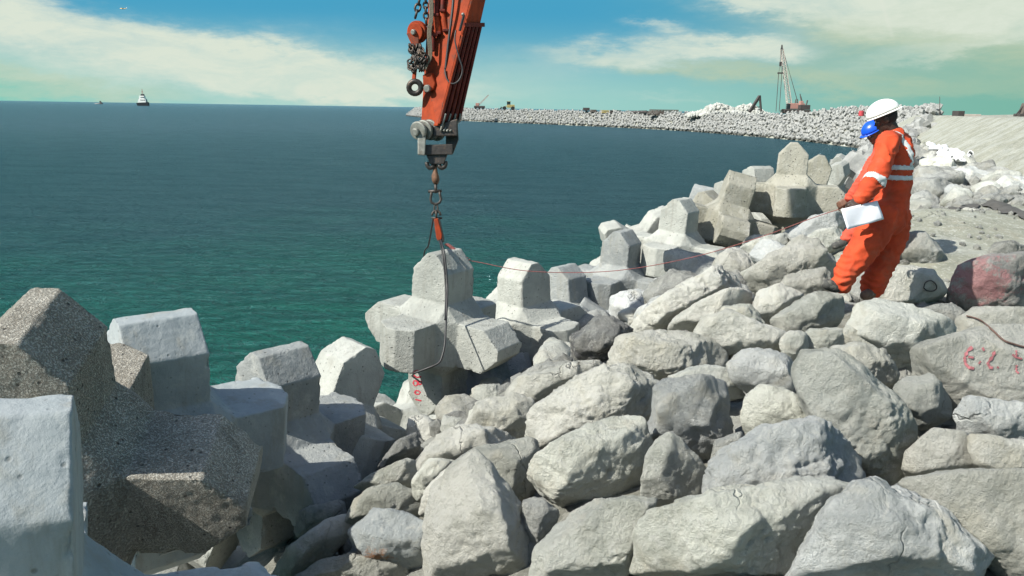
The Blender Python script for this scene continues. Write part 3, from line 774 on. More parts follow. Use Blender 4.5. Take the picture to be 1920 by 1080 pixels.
B('round stone between the drilled boulder and the big rounded one', '1560,640 1590,612 1640,640 1660,668 1600,672', '1')
B('cream boulder joining the ridge boulder and the slope', '1245,625 1275,590 1340,555 1400,530 1415,560 1350,610 1290,632', '2')
B('light boulder near the shoe of the rear worker', '1500,455 1530,432 1580,425 1600,455 1575,480 1520,476', '1')

# fill stones between the big ones
cnt = 0; tries = 0
placed = [(o.location.x, o.location.y, max(o.dimensions) / 2) for o in BOULD]
protos = []
for k in range(10):
    pts = rng.normal(size=(26, 3)); pts /= np.linalg.norm(pts, axis=1)[:, None]; pts *= rng.uniform(.75, 1.1, (26, 1)) * np.array([1.0, .8, .62])
    me, _ = rock_mesh('stone', pts, 900 + k, 5 if k < 5 else 4, .9, 14, 40); protos.append(me)
def fill(name, x, y, z, s, mat, label, group, k=None, cat='boulder'):
    me = protos[rng.integers(10) if k is None else k]
    o = bpy.data.objects.new(name, me); COL.objects.link(o)
    if not me.materials: me.materials.append(M_r1)
    o.material_slots[0].link = 'OBJECT'; o.material_slots[0].material = mat
    o.location = (x, y, z); o.rotation_euler = (rng.uniform(-.5, .5), rng.uniform(-.5, .5), rng.uniform(0, 6.3)); o.scale = (s * rng.uniform(.85, 1.2), s * rng.uniform(.8, 1.1), s * rng.uniform(.8, 1.15))
    return tag(o, label, cat, group)
def pick(): return rng.choice([M_r1, M_r2, M_r3, M_r5], p=[.36, .28, .16, .20])
while cnt < 130 and tries < 9000:
    tries += 1
    y = rng.uniform(2.2, 16); x = rng.uniform(-2.2, 9)
    d = float(sdist(x, y)[0]); 
    if d < -.3 or d > 8: continue
    sandy = x > 3.6 + .1 * (y - 8) and y > 8.8 and d > 3.4
    if sandy and rng.random() > .06: continue
    s = rng.uniform(.16, .42)
    if any((x - a) ** 2 + (y - b) ** 2 < (r * .55 + s * .75) ** 2 for a, b, r in placed): continue
    placed.append((x, y, s)); cnt += 1
    fill('boulder', x, y, ref1(x, y) - .15 + (.06 if sandy else 0), s, pick(), 'small pale stone filling a gap between the large boulders', 'fill stones of the near slope')
print('fill', cnt, tries)

# lower layers of blocks down to the water on the near slope
ks = 0
for y0 in np.arange(4.5, 30, 1.75):
    for dl in (-1.9, -3.6, -5.2):
        xi = float(np.interp(y0, IL[:, 1], IL[:, 0])); x = xi + dl * 1.0 + rng.uniform(-.3, .3); y = y0 + rng.uniform(-.4, .4) - dl * .25
        z = ref1(x, y) + .15
        if z < -.6: continue
        unit(Vector((x, y, z - .35)), rot(rng.uniform(0, 360), rng.uniform(-60, 60), rng.uniform(-60, 60)), MAT['pg'[ks % 2]], 'concrete block of the lower layers, mostly hidden between the row and the water', 'lower blocks of the near slope', me=UM_lo if y > 16 else UM_mid); ks += 1
# ------------------------------------------------------------------ crane boom tip and rigging
M_or = mat_simple('orange_paint', (.31, .045, .012), .5, 0, .35, 6, .002, dirt=(.10, .045, .03), dirt_amt=.8)
M_red = mat_simple('shade_darkened_red_paint', (.15, .026, .018), .55, 0, .4, 9, .002, dirt=(.05, .03, .025), dirt_amt=.6)  # boom paint with the ribs' shade put into the colour; also on red fittings
M_gr = mat_simple('greasy_steel', (.055, .048, .042), .5, .5, .4, 20, .003, dirt=(.16, .10, .06), dirt_amt=.6)
M_zn = mat_simple('worn_cast_steel', (.24, .245, .215), .55, .35, .4, 14, .003, dirt=(.14, .12, .09), dirt_amt=.8)
M_blk = mat_simple('black_rubber', (.02, .02, .02), .5, 0, .2, 20, 0)
for _m in (M_or, M_red): _m.node_tree.nodes['Principled BSDF'].inputs['Specular IOR Level'].default_value = .2; _m.node_tree.nodes['Principled BSDF'].inputs['Roughness'].default_value = .75
M_rope = mat_simple('old_rope', (.16, .14, .10), .9, 0, .4, 60, .003)
BD = 10.1
def Q(x, y, dz=0): return P(x, y, BD + dz)
boom = empty('crane_boom', Q(825, 240))
tag(boom, 'orange crane boom tip reaching down from the top edge of the photo', 'crane boom')
secs = []
for y in (-520, -260, 0, 120, 236):
    k = (y - 0) / 236
    fl, fr, br = 803 - 14 * k, 882 - 62 * k, 911 - 53 * k
    if y < 0: fr, br = 882 - 50 * k, 911 - 50 * k
    secs.append([Q(fl, y, 0), Q(fr, y, -.22), Q(br, y, .12), Q(fl + 18, y, .36)])
mb = MB()
vs = [p for s in secs for p in s]; fs = [(0, 3, 2, 1), tuple(len(vs) - 4 + i for i in range(4))]
for i in range(len(secs) - 1):
    for k in range(4): fs.append((i * 4 + k, i * 4 + (k + 1) % 4, i * 4 + 4 + (k + 1) % 4, i * 4 + 4 + k))
mb.add(vs, fs); mb.build('boom_body', M_or, boom, bev=.012)
def side(y, t, lift):
    k = y / 236; fr, br = 882 - 62 * k, 911 - 53 * k
    a, b = Q(fr, y, -.22), Q(br, y, .12); n = (b - a).cross(Q(fr, y + 10, -.22) - a).normalized()
    if n.dot(CAM - a) < 0: n = -n
    return a + (b - a) * t + n * lift
for i in range(5):
    mb = MB(); t = .04 + i * .225
    mb.tube([side(y, t, .022) for y in (50, 100, 160, 228)], .024, 6); mb.build('rib', M_red, boom, bev=.004)
mb = MB(); mb.bar(side(47, -.05, .02), side(47, 1.15, .02), .03, .05); mb.build('rib_collar', M_red, boom, bev=.004)
mb = MB(); mb.tube([Q(822.5 + 62 * (1 - y / 236), y, -.235) for y in (232, 160, 80, 0, -120)], .012, 6); mb.build('edge_weld', M_or, boom)
AX = Vector((-.45, -.89, -.1)).normalized()
def orr(c, t): return c + AX * t
# upper sheave and its cheek plates
for nm, mtt, off, rr, th in (('sheave', M_or, 0, .125, .07), ('sheave_cheek', M_or, .06, .105, .02), ('sheave_pin', M_zn, .09, .03, .05)):
    mb = MB(); mb.disc(orr(Q(783, 60, -.1), off), AX, rr * 1.08, th); mb.build(nm, mtt, boom, bev=.008)
mb = MB(); mb.hull([orr(Q(x, y, -.1), o) for x, y in ((768, 62), (792, 58), (783, 95), (791, 88)) for o in (.05, .08)]); mb.build('sheave_bracket', M_or, boom, bev=.008)
def chain(mbx, pts, pitch=.055, r=.011, w=.022):
    pts = spline(pts, 12); L = 0; acc = [pts[0]]
    for a, b in zip(pts, pts[1:]):
        if (b - acc[-1]).length >= pitch: acc.append(b)
    for i, (a, b) in enumerate(zip(acc, acc[1:])):
        c = (a + b) / 2; d = (b - a).normalized(); s = d.cross(Vector((0, 1, 0)) if i % 2 else Vector((1, .2, 0))).normalized()
        L = pitch * .72
        ring = [c + d * L * math.cos(t) + s * w * math.sin(t) for t in [k * math.pi / 5 for k in range(10)]]
        mbx.tube(ring, r, 6, closed=True)
mb = MB(); chain(mb, [Q(790, -60, -.15), Q(787, -5, -.15), Q(777, 40, -.15)], .07, .016, .034); chain(mb, [Q(800, -50, -.12), Q(798, 10, -.15), Q(800, 60, -.12)], .06, .013, .028)
mb.build('hoist_chain', M_gr, boom, smooth=True)
mb = MB()
for k in range(13):
    a0 = 771 + rng.uniform(0, 22); pts = [Q(a0 + rng.uniform(-9, 9), y, -.18 + rng.uniform(-.05, .05)) for y in (84, 96, 108, 120, 134)]
    chain(mb, pts, .05, .011, .024)
mb.build('chain_bundle', M_gr, boom, smooth=True)
mb = MB()
for k in range(4): mb.tube(spline([Q(800 + 3 * k, -80, -.2), Q(806 + 2 * k, 20, -.2), Q(802 + 2 * k, 60, -.22), Q(804 + 1.5 * k, 110, -.2), Q(798 - 4 * k, 132, -.2)], 6), .008, 6)
mb.build('hanging_rope', M_rope, boom, smooth=True)
mb = MB(); c0 = Q(778, 164, -.15); u1 = Vector((1, 0, .05)).normalized(); u2 = Vector((0, -.1, 1)).normalized()
mb.tube([c0 + (u1 * math.cos(t) + u2 * math.sin(t)) * .075 for t in [k * math.pi / 9 for k in range(18)]], .034, 10, closed=True); mb.build('lifting_eye', M_gr, boom, smooth=True)
mb = MB(); mb.bar(Q(776, 150, -.15), Q(779, 118, -.12), .045, .045); mb.build('eye_shank', M_or, boom, bev=.01)
mb = MB(); mb.hull([orr(Q(x, y, -.12), o) for x, y in ((796, 140), (812, 136), (820, 156), (816, 168), (804, 172), (797, 164)) for o in (-.02, .05)]); mb.build('anchor_lug', M_or, boom, bev=.012)
mb = MB(); mb.disc(orr(Q(807, 165, -.12), .07), AX, .045, .05); mb.build('anchor_pin', M_zn, boom, bev=.008)
mb = MB(); mb.tube(spline([Q(853, -90, -.2), Q(850, 0, -.22), Q(842, 70, -.2), Q(835, 132, -.16)], 8), .017, 8); mb.build('hydraulic_pipe', M_blk, boom, smooth=True)
mb = MB(); mb.tube(spline([Q(855, 57, -.26), Q(853, 75, -.27), Q(860, 105, -.27), Q(867, 130, -.26), Q(861, 150, -.25), Q(848, 157, -.24), Q(838, 148, -.22), Q(834, 130, -.2)], 8), .010, 8); mb.build('hose_loop', M_blk, boom, smooth=True)
mb = MB(); mb.bar(Q(870, 28, -.3), Q(862, 58, -.28), .03, .03); mb.build('handle', M_blk, boom, bev=.006)
mb = MB(); mb.ball(Q(868, 27, -.3), .022, lv=2); mb.build('handle_tip', M_zn, boom, smooth=True)
for (x0, y0, x1, y1, w) in ((826, -90, 818, 28, .035), (836, -90, 829, 20, .03), (818, 28, 822, 62, .045), (829, 22, 836, 58, .04), (812, 68, 811, 96, .03)):
    mb = MB(); mb.tube([Q(x0, y0, -.12), Q(x1, y1, -.12)], w, 10); mb.build('hydraulic_ram', M_red if w < .04 else M_or, boom, bev=.006)
mb = MB()
for x, y in ((818, 28), (830, 20), (822, 62), (836, 57), (816, 66)): mb.box(Q(x, y, -.14), (.07, .08, .035))
mb.build('clamp_block', M_red, boom, bev=.008)
# cast end fitting
for i, (x, y, r_, th, o) in enumerate(((793, 243, .115, .05, .10), (798, 243, .125, .05, .04), (804, 244, .13, .05, -.03), (810, 246, .135, .04, -.10))):
    mb = MB(); mb.disc(orr(Q(x, y, -.12), o), AX, r_, th); mb.build('end_disc', M_zn, boom, bev=.015)
mb = MB(); mb.disc(orr(Q(791, 245, -.12), .14), AX, .05, .05); mb.build('end_pin', M_zn, boom, bev=.015)
mb = MB(); mb.hull([Q(x, y, -.18 + o) for x, y in ((783, 250), (799, 250), (797, 292), (783, 290)) for o in (-.05, .06)]); mb.build('fork_plate', M_zn, boom, bev=.012)
mb = MB(); mb.hull([Q(x, y, .02 + o) for x, y in ((836, 240), (858, 226), (860, 262), (849, 290), (836, 290)) for o in (-.05, .06)]); mb.build('fork_plate', M_gr, boom, bev=.012)
mb = MB(); mb.hull([Q(x, y, -.08 + o) for x, y in ((783, 272), (849, 270), (849, 290), (783, 291)) for o in (-.09, .09)]); mb.build('fork_bridge', M_gr, boom, bev=.012)
mb = MB(); mb.hull([Q(x, y, -.08 + o) for x, y in ((812, 236), (858, 222), (858, 255), (812, 256)) for o in (-.10, .12)]); mb.build('boom_nose', M_gr, boom, bev=.015)
for k in range(4):
    mb = MB(); mb.tube(spline([side(214, .1 + .25 * k, .05), side(230, .1 + .25 * k, .045), Q(826 + 6 * k, 246, -.2)], 4), .014, 6); mb.build('guide_finger', M_zn, boom, smooth=True)
mb = MB(); mb.hull([Q(x, y, -.08 + o) for x, y in ((798, 288), (840, 288), (832, 308), (806, 308)) for o in (-.06, .06)]); mb.build('yoke', M_gr, boom, bev=.01)
for sx, cxp in ((-1, 807), (1, 829)):
    mb = MB(); mb.tube([P(cxp + 6.5 * math.cos(t) * 1.0, 306 + 9 * math.sin(t), BD - .1) for t in [k * math.pi / 8 + (-.4 if sx > 0 else .2) for k in range(9)]], .028, 8); mb.build('yoke_hook', M_gr, boom, smooth=True)

# rigging below the boom: each piece hangs from the one above
def ringpts(x, y, rx, ry, dz=0, n=18, t0=0, t1=2 * math.pi):
    return [P(x + rx * math.cos(t), y + ry * math.sin(t), BD + dz) for t in [t0 + (t1 - t0) * k / (n - (0 if t1 - t0 > 6.2 else 1)) for k in range(n)]]
sw = empty('swivel', Q(816, 325, -.08)); tag(sw, 'rusty brown swivel hanging under the boom fork', 'swivel')
mb = MB(); mb.tube([Q(815, 302, -.08), Q(816, 322, -.08), Q(816, 330, -.08), Q(817, 338, -.08), Q(817, 345, -.08)], [.022, .03, .048, .05, .028], 12); mb.build('swivel_body', mat_simple('rusty_steel', (.17, .085, .045), .7, .2, .5, 30, .003), sw, smooth=True)
mb = MB(); mb.tube(ringpts(815, 306, 4.5, 11, -.08), .014, 8, closed=True); mb.build('swivel_eye', M_zn, sw, smooth=True)
sk = empty('bow_shackle', Q(817, 368, -.08)); tag(sk, 'steel bow shackle hanging between the swivel and the chain link', 'shackle')
mb = MB(); mb.tube([Q(x, y, -.08) for x, y in ((809, 358), (808.5, 366), (807, 374), (809.5, 380), (817, 383.5), (824, 380), (827, 374), (825, 366), (824, 358))], .017, 8); mb.build('bow', M_gr, sw if 0 else sk, smooth=True)
mb = MB(); mb.tube([Q(803, 359, -.08), Q(828, 358, -.08)], .019, 8); mb.build('shackle_pin', M_gr, sk, smooth=True)
mb = MB(); mb.tube([Q(817, 344, -.08), Q(817, 362, -.08)], .02, 8); mb.build('pin_eye', M_gr, sk, smooth=True)
ch = MB(); ch.tube(ringpts(817.5, 391, 3.2, 9.5, -.08), .012, 8, closed=True); ch.tube([P(818, 402 + 7 * math.sin(t), BD - .08 + .035 * math.cos(t)) for t in [k * math.pi / 8 for k in range(16)]], .013, 8, closed=True)
tag(ch.build('chain', M_gr, None, smooth=True, origin=Q(817, 395, -.08)), 'two short dark chain links above the red hook', 'chain')
hk = empty('sling_hook', Q(820, 428, -.08)); tag(hk, 'worn red release hook holding the wire sling above the block', 'hook')
mb = MB(); mb.tube(ringpts(818, 404, 8, 9, -.08, 12, math.pi, 2 * math.pi), .014, 8); mb.tube([Q(809, 409, -.08), Q(829, 409, -.08)], .014, 8); mb.build('hook_shackle', M_gr, hk, smooth=True)
mb = MB(); mb.hull([Q(x, y, -.08 + o) for x, y in ((813, 411), (821, 409), (829, 440), (828, 449), (821, 452), (818, 446)) for o in (-.045, .03)]); mb.build('hook_body', M_or, hk, bev=.01)
mb = MB(); mb.hull([Q(x, y, -.06 + o) for x, y in ((820, 408), (825, 410), (833, 446), (832, 455), (826, 455)) for o in (-.055, .05)]); mb.build('hook_cheek', M_gr, hk, bev=.01)

sl_ = MB()
sl_.tube(spline([Q(826, 450, -.1), Q(829, 458, -.42), Q(833, 475, -.52), Q(836.5, 505, -.56), Q(838.5, 535, -.6), Q(838.5, 560, -.68), Q(836, 610, -.86), Q(834, 645, -.98), Q(829, 668, -1.03), Q(822, 681, -1.06), Q(800, 691, -1.06), Q(776, 700, -1.0)], 8), .012, 8)
sl_.tube(spline([Q(822, 450, -.1), Q(826, 459, -.40), Q(830, 480, -.52), Q(833, 505, -.56), Q(835, 535, -.6), Q(835.5, 560, -.68), Q(834, 600, -.84)], 8), .009, 8)
sl_.tube(spline([Q(812, 410, -.08), Q(809, 430, 0), Q(803, 461, .30), Q(795, 478, .62), Q(790, 560, .85), Q(778, 640, 1.0), Q(772, 700, .5), Q(776, 700, -1.0)], 8), .011, 8)
tag(sl_.build('wire_sling', M_blk, None, smooth=True, origin=Q(833, 560, -.5)), 'black wire sling looped round the hanging concrete block', 'sling')
M_tag = mat_simple('red_tag_rope', (.30, .10, .09), .9, 0, .4, 40, .002)
tl = MB()
tl.tube(spline([Q(833, 458, -.1), Q(845, 462, -.1), Q(868, 484, -.1), P(900, 492, 10.05), P(1000, 509, 10.1), P(1150, 508, 10.2), P(1300, 482, 10.2), P(1430, 443, 10.1), P(1520, 410, 10.0), P(1577, 391, 9.9)], 10), .0048, 6)
for k in range(5): tl.tube(spline([Q(834, 458, -.12), Q(842 + 5 * k, 458 + 5 * k, -.14), Q(856 + 3 * k, 468 + 5 * k, -.12), Q(866 + 4 * k, 474 + 3 * k, -.1)], 5), .006, 5)
tag(tl.build('tag_line', M_tag, None, smooth=True, origin=P(1150, 513, 10.2)), 'thin red guide rope running from the hanging block to the workers', 'rope')
M_paint = mat_simple('red_marker_paint', (.50, .03, .055), .7, 0, .3, 40, 0)
def zz(ox, oy, k, s): return [[(ox + x / k, oy + y / k) for x, y in st] for st in s]
# ------------------------------------------------------------------ people
M_skin = mat_simple('dark_skin', (.045, .024, .016), .55, 0, .2, 30, 0)
M_skin2 = mat_simple('brown_skin', (.16, .075, .045), .55, 0, .2, 30, 0)
M_cov = mat_simple('orange_coverall', (.56, .060, .012), .85, 0, .30, 6, .006, dirt=(.30, .10, .05), dirt_amt=.35)
M_cov2 = mat_simple('faded_red_coverall', (.56, .07, .035), .85, 0, .15, 5, .004)
M_refl = mat_simple('reflective_tape', (.58, .60, .58), .45, 0, .12, 30, 0)
M_boot = mat_simple('work_boots', (.055, .055, .05), .8, 0, .3, 20, .002, dirt=(.25, .24, .2), dirt_amt=.5)
M_boot2 = mat_simple('dusty_boots', (.15, .09, .06), .85, 0, .3, 20, .002, dirt=(.3, .27, .22), dirt_amt=.6)
M_wh = mat_simple('white_helmet_shell', (.80, .80, .74), .3, 0, .04, 6, 0)
M_bl = mat_simple('blue_helmet_shell', (.01, .085, .60), .3, 0, .1, 6, 0)
M_hair = mat_simple('black_hair', (.012, .011, .01), .8, 0, .2, 60, .002)
M_paper = mat_simple('white_paper', (.74, .75, .78), .8, 0, .05, 9, .002)

def caps(mb, seq, lv=2):
    for (a, ra), (b, rb) in zip(seq, seq[1:]): mb.cap(a, b, ra, rb, lv)
def hand(mb, wrist, aim, palm_n, side_, curl=.6, s=1.0):
    """palm, four unequal bent fingers and a thumb from the side of the palm"""
    a = Vector(aim).normalized(); n = Vector(palm_n); n = (n - a * n.dot(a)).normalized(); t = a.cross(n) * side_
    w = Vector(wrist)
    mb.hull([w + a * u * s + t * v * s + n * z * s for u, v, z in
             [(0, -.028, -.012), (0, .028, -.012), (0, -.028, .012), (0, .028, .012), (.045, -.042, -.013), (.045, .04, -.013), (.045, -.042, .013), (.045, .04, .013), (.09, -.038, -.010), (.09, .038, -.010), (.09, -.038, .010), (.09, .038, .010)]])
    for i, (v, L) in enumerate(((.033, .068), (.0115, .078), (-.0115, .073), (-.034, .058))):
        p = w + a * .085 * s + t * v * s; d = a.copy(); ang = 0; r = .0095
        for k, f in enumerate((.45, .32, .23)):
            ang += curl * (.75 if k == 0 else .95); dd = a * math.cos(ang) + n * math.sin(ang)
            q = p + dd * L * f * s * 1.05; mb.cap(p, q, r * s, (r - .0011) * s, 2); p = q; r -= .0011
    p = w + a * .022 * s + t * .034 * s
    d1 = (a * .55 + t * .75 + n * .35).normalized(); q = p + d1 * .042 * s; mb.cap(p, q, .0125 * s, .0105 * s, 2)
    d2 = (a * .85 + t * .2 + n * .65).normalized(); mb.cap(q, q + d2 * .034 * s, .0105 * s, .0085 * s, 2)

def head(mb, c, face, upv, s=1.0):
    f = Vector(face).normalized(); u = Vector(upv); u = (u - f * u.dot(f)).normalized(); l = u.cross(f)
    c = Vector(c); M = Matrix((f, l, u)).transposed()
    mb.ball(c + u * .03 * s, .098 * s, .077 * s, .095 * s, M)
    mb.ball(c + f * .022 * s - u * .035 * s, .072 * s, .060 * s, .082 * s, M)
    mb.ball(c + f * .062 * s - u * .088 * s, .026 * s, .032 * s, .022 * s, M)          # chin
    mb.hull([c + f * x * s + l * y * s + u * z * s for x, y, z in ((.088, 0, .022), (.085, .008, .015), (.085, -.008, .015), (.113, 0, -.020), (.098, .018, -.026), (.098, -.018, -.026), (.088, 0, -.034), (.07, .01, .0), (.07, -.01, 0))])
    mb.ball(c + f * .082 * s + u * .034 * s, .016 * s, .052 * s, .010 * s, M, 2)        # brow
    for sy in (1, -1):
        mb.ball(c + f * .072 * s + l * sy * .046 * s - u * .012 * s, .022 * s, .018 * s, .018 * s, M, 2)  # cheek
        mb.ball(c - f * .004 * s + l * sy * .078 * s - u * .004 * s, .020 * s, .009 * s, .032 * s, M, 2)  # ear
    mb.ball(c + f * .090 * s - u * .046 * s, .011 * s, .024 * s, .006 * s, M, 2); mb.ball(c + f * .088 * s - u * .058 * s, .011 * s, .021 * s, .007 * s, M, 2)
    return f, l, u
def helmet(root, c, f, l, u, mat, name_label, peak=1, s=1.0):
    M = Matrix((f, l, u)).transposed(); mb = MB(); vv, ff = ico(4)
    keep = {}; vs = []; fsx = []
    for i, q in enumerate(vv):
        if q[2] > -.12:
            k = 1.0 + (.035 if abs(q[1]) < .10 and q[2] > .1 else 0); keep[i] = len(vs)
            vs.append(c + M @ Vector((q[0] * .142 * s * k, q[1] * .114 * s * k, max(q[2], -.06) * .118 * s * k)))
    for t in ff:
        if all(x in keep for x in t): fsx.append([keep[x] for x in t])
    mb.add(vs, fsx); o = mb.build('helmet', mat, root, smooth=True)
    md = o.modifiers.new('s', 'SOLIDIFY'); md.thickness = .006; md.offset = -1
    mb = MB(); n = 40; A, B_ = [], []
    for k in range(n):
        t = 2 * math.pi * k / n; ex = .009 + .024 * max(0, math.cos(t) * peak) ** 2
        for lst, r_, z in ((A, 0, -.004), (B_, ex, -.014)):
            lst.append(c + M @ Vector(((.142 + r_) * math.cos(t) * s, (.114 + r_) * math.sin(t) * s, z * s)))
    mb.add(A + B_, [(k, (k + 1) % n, n + (k + 1) % n, n + k) for k in range(n)])
    b = mb.build('helmet_brim', mat, None, smooth=True, origin=root.location); b.parent = o; b.location = (0, 0, 0)
    md = b.modifiers.new('s', 'SOLIDIFY'); md.thickness = .005
    return o
def wrinkle(me, amp, lows):
    v = verts_of(me); n = normals_of(me)
    p = v * np.array([5, 5, 11]); wrp = pnoise(v * 5) * 1.2
    r_ = 1 - np.abs(pnoise(p + wrp[:, None]) * 2.2); d = amp * (np.clip(r_, 0, 1) ** 2 * .8 + pnoise(v * 9) * .9)
    for c, rad, a in lows:
        k = np.clip(1 - np.linalg.norm(v - np.array(c[:]), axis=1) / rad, 0, 1)
        ph = v[:, 2] * 95 + pnoise(v * 10) * 3.5
        d = d + k * a * np.sin(ph)
    set_verts(me, v + n * d[:, None])
def shell(me, pred, off, name, mat, root):
    v = verts_of(me); n = normals_of(me); q = v + n * off
    fs = []
    for pz in me.polygons:
        idx = tuple(pz.vertices)
        if all(pred[i] for i in idx): fs.append(idx)
    if not fs: return
    used = sorted({i for f in fs for i in f}); mp = {i: k for k, i in enumerate(used)}
    m2 = mesh_from(name, q[used], [[mp[i] for i in f] for f in fs], True)
    o = link(name, m2, mat, root); md = o.modifiers.new('s', 'SOLIDIFY'); md.thickness = .003; return o

def person(label, base, J, face, helm, cov, skin, boot, boots2, headup, hand_aim, hand_n, peak, s=1.0, voxel=.007, tapes=None):
    G = lambda k: Vector(J[k][0])
    mb = MB()
    f, l, u = head(mb, G('head'), face, headup, s)
    caps(mb, [(G('head') - u * .04 - f * .01, .058 * s), (G('neck'), .060 * s), (G('chest'), .10 * s)])
    caps(mb, [(G('chest'), .13 * s), (G('waist'), .12 * s), (G('hip'), .125 * s)])
    for sd in 'LR':
        caps(mb, [(G('chest'), .08 * s), (G('sh' + sd), .055 * s), (G('el' + sd), .042 * s), (G('wr' + sd), .028 * s)])
        caps(mb, [(G('hip'), .10 * s), (G('th' + sd), .085 * s), (G('kn' + sd), .058 * s), (G('an' + sd), .042 * s), (G('to' + sd), .035 * s)])
        hand(mb, G('wr' + sd), hand_aim[sd], hand_n[sd], 1 if sd == 'L' else -1, .62, s)
    me = remesh(mb.bm, voxel, 1, .5); v = verts_of(me); set_verts(me, v - np.array(base[:]))
    root = link('person', me, skin, None, base); tag(root, label, 'person')
    # eyes
    mb = MB()
    for sy in (1, -1): mb.ball(G('head') + f * .086 * s + l * sy * .030 * s + u * .014 * s, .010 * s, lv=2)
    mb.build('eyes', M_paper, root, smooth=True)
    mb = MB(); M = Matrix((f, l, u)).transposed(); mb.ball(G('head') - f * .018 * s + u * .028 * s, .090 * s, .080 * s, .098 * s, M); o = mb.build('hair', M_hair, root, smooth=True)
    helmet(root, G('head') + u * .060 * s + f * .004, f, l, u, helm, '', peak, s)
    # coverall
    mb = MB(); c = J['cloth']
    for seq in c: caps(mb, [(Vector(p), r_) for p, r_ in seq], 3)
    me = remesh(mb.bm, .013, 5, .5)
    wrinkle(me, .016, J['folds'])
    v = verts_of(me); v0 = v.copy()
    tp = []
    for nm, fn, mt, off in (tapes or []):
        q = shell(me, fn(v, normals_of(me)), off, nm, mt, None)
        if q: tp.append(q)
    set_verts(me, v - np.array(base[:])); me.name = 'coverall'
    cv = link('coverall', me, cov, root)
    for q in tp:
        set_verts(q.data, verts_of(q.data) - np.array(base[:])); q.parent = cv
    for pts, mt in boots2:
        mb = MB(); caps(mb, [(Vector(p), r_) for p, r_ in pts], 3); m3 = remesh(mb.bm, .01, 3, .5); vv = verts_of(m3)
        set_verts(m3, vv - np.array(base[:])); link('boot', m3, mt, root)
    mb = MB(); nk = G('neck')
    ring = [nk + (Vector((math.cos(t), math.sin(t), 0)) * .082 + Vector((0, 0, -.012 + .012 * math.sin(t * 2)))) * s for t in [k * math.pi / 8 for k in range(16)]]
    mb.tube(ring, .018 * s, 8, closed=True); mb.build('collar', cov, root, smooth=True)
    return root

D = 7.3
def A(x, y, d=0): return P(x, y, D + d)
JA = dict(head=(A(1661, 223, -.0),), neck=(A(1676, 250, .02),), chest=(A(1680, 284, .02),), waist=(A(1674, 370, .0),), hip=(A(1664, 412, .0),),
    shL=(A(1666, 268, -.20),), elL=(A(1638, 344, -.33),), wrL=(A(1614, 374, -.38),), shR=(A(1687, 267, .20),), elR=(A(1668, 345, .30),), wrR=(A(1640, 375, .12),),
    thL=(A(1650, 436, -.08),), knL=(A(1606, 488, -.14),), anL=(A(1578, 530, -.14),), toL=(A(1552, 537, -.16),),
    thR=(A(1674, 436, .10),), knR=(A(1657, 490, .10),), anR=(A(1638, 541, .08),), toR=(A(1622, 553, .0),))
JA['cloth'] = [
    [(A(1677, 260, .02), .10), (A(1679, 288, .02), .152), (A(1677, 335, .02), .145), (A(1672, 378, 0), .142), (A(1664, 412, 0), .165)],
    [(A(1665, 264, -.16), .085), (A(1693, 266, .18), .080)],
    [(A(1664, 268, -.20), .092), (A(1654, 308, -.28), .088), (A(1637, 342, -.33), .086), (A(1612, 372, -.37), .060)],
    [(A(1690, 267, .20), .085), (A(1672, 345, .28), .07), (A(1648, 372, .14), .055)],
    [(A(1652, 405, -.05), .155), (A(1638, 438, -.08), .148), (A(1602, 488, -.14), .114), (A(1583, 520, -.14), .092), (A(1578, 530, -.14), .088)],
    [(A(1674, 408, .06), .150), (A(1672, 440, .10), .140), (A(1655, 490, .10), .118), (A(1640, 525, .08), .105), (A(1636, 541, .08), .098)]]
JA['folds'] = [(A(1582, 520, -.2), .26, .010), (A(1637, 530, 0), .28, .011), (A(1640, 345, -.38), .2, .008), (A(1672, 392, -.1), .16, .006)]
Rt = np.array(rt[:]); Up = np.array(up[:]); Fw = np.array(fw[:]); Cm = np.array(CAM[:])
def topx(v):
    q = v - Cm; d = q @ Fw; return 960 + F * (q @ Rt) / d, 540 - F * (q @ Up) / d, d
def seg_band(a, b, t0, t1, rmax):
    a, b = np.array(a[:]), np.array(b[:]); e = b - a; L2 = e @ e
    def fn(v, n):
        t = (v - a) @ e / L2; r_ = np.linalg.norm(v - a - np.outer(t, e), axis=1)
        return (t > t0) & (t < t1) & (r_ < rmax)
    return fn
armdist = lambda v: np.linalg.norm(v - np.array(A(1650, 312, -.30)[:]), axis=1)
def zband(z0, z1, y0):
    zc = [A(1688, z0, -.15).z, A(1688, z1, -.15).z]
    ax0 = np.array(A(1682, 330, .02)[:])
    def fn(v, n):
        r_ = np.hypot(v[:, 0] - ax0[0], v[:, 1] - ax0[1])
        return (v[:, 2] < zc[0]) & (v[:, 2] > zc[1]) & (r_ < .21)
    return fn
def strap(v, n):
    # over the shoulder and down the back, a plane across the body at the shoulder blade
    c = np.array(A(1677, 284, .02)[:]); fdir = np.array([-.88, .47, 0]); ldir = np.array([-.47, -.88, 0])
    s_ = (v - c) @ ldir
    return (s_ > .055) & (s_ < .105) & (v[:, 2] > A(1680, 312).z) & ((v - c) @ fdir < .09) & (armdist(v) > .0) & (v[:, 2] < A(1680, 240).z)
tapesA = [('reflective_band', zband(309, 321, 0), M_refl, .004), ('reflective_band', zband(328, 340, 0), M_refl, .004), ('reflective_strap', strap, M_refl, .004),
          ('reflective_band', seg_band(A(1654, 308, -.28), A(1637, 342, -.33), .72, 1.12, .14), M_refl, .004)]
face = Vector((-.80, .35, -.42))
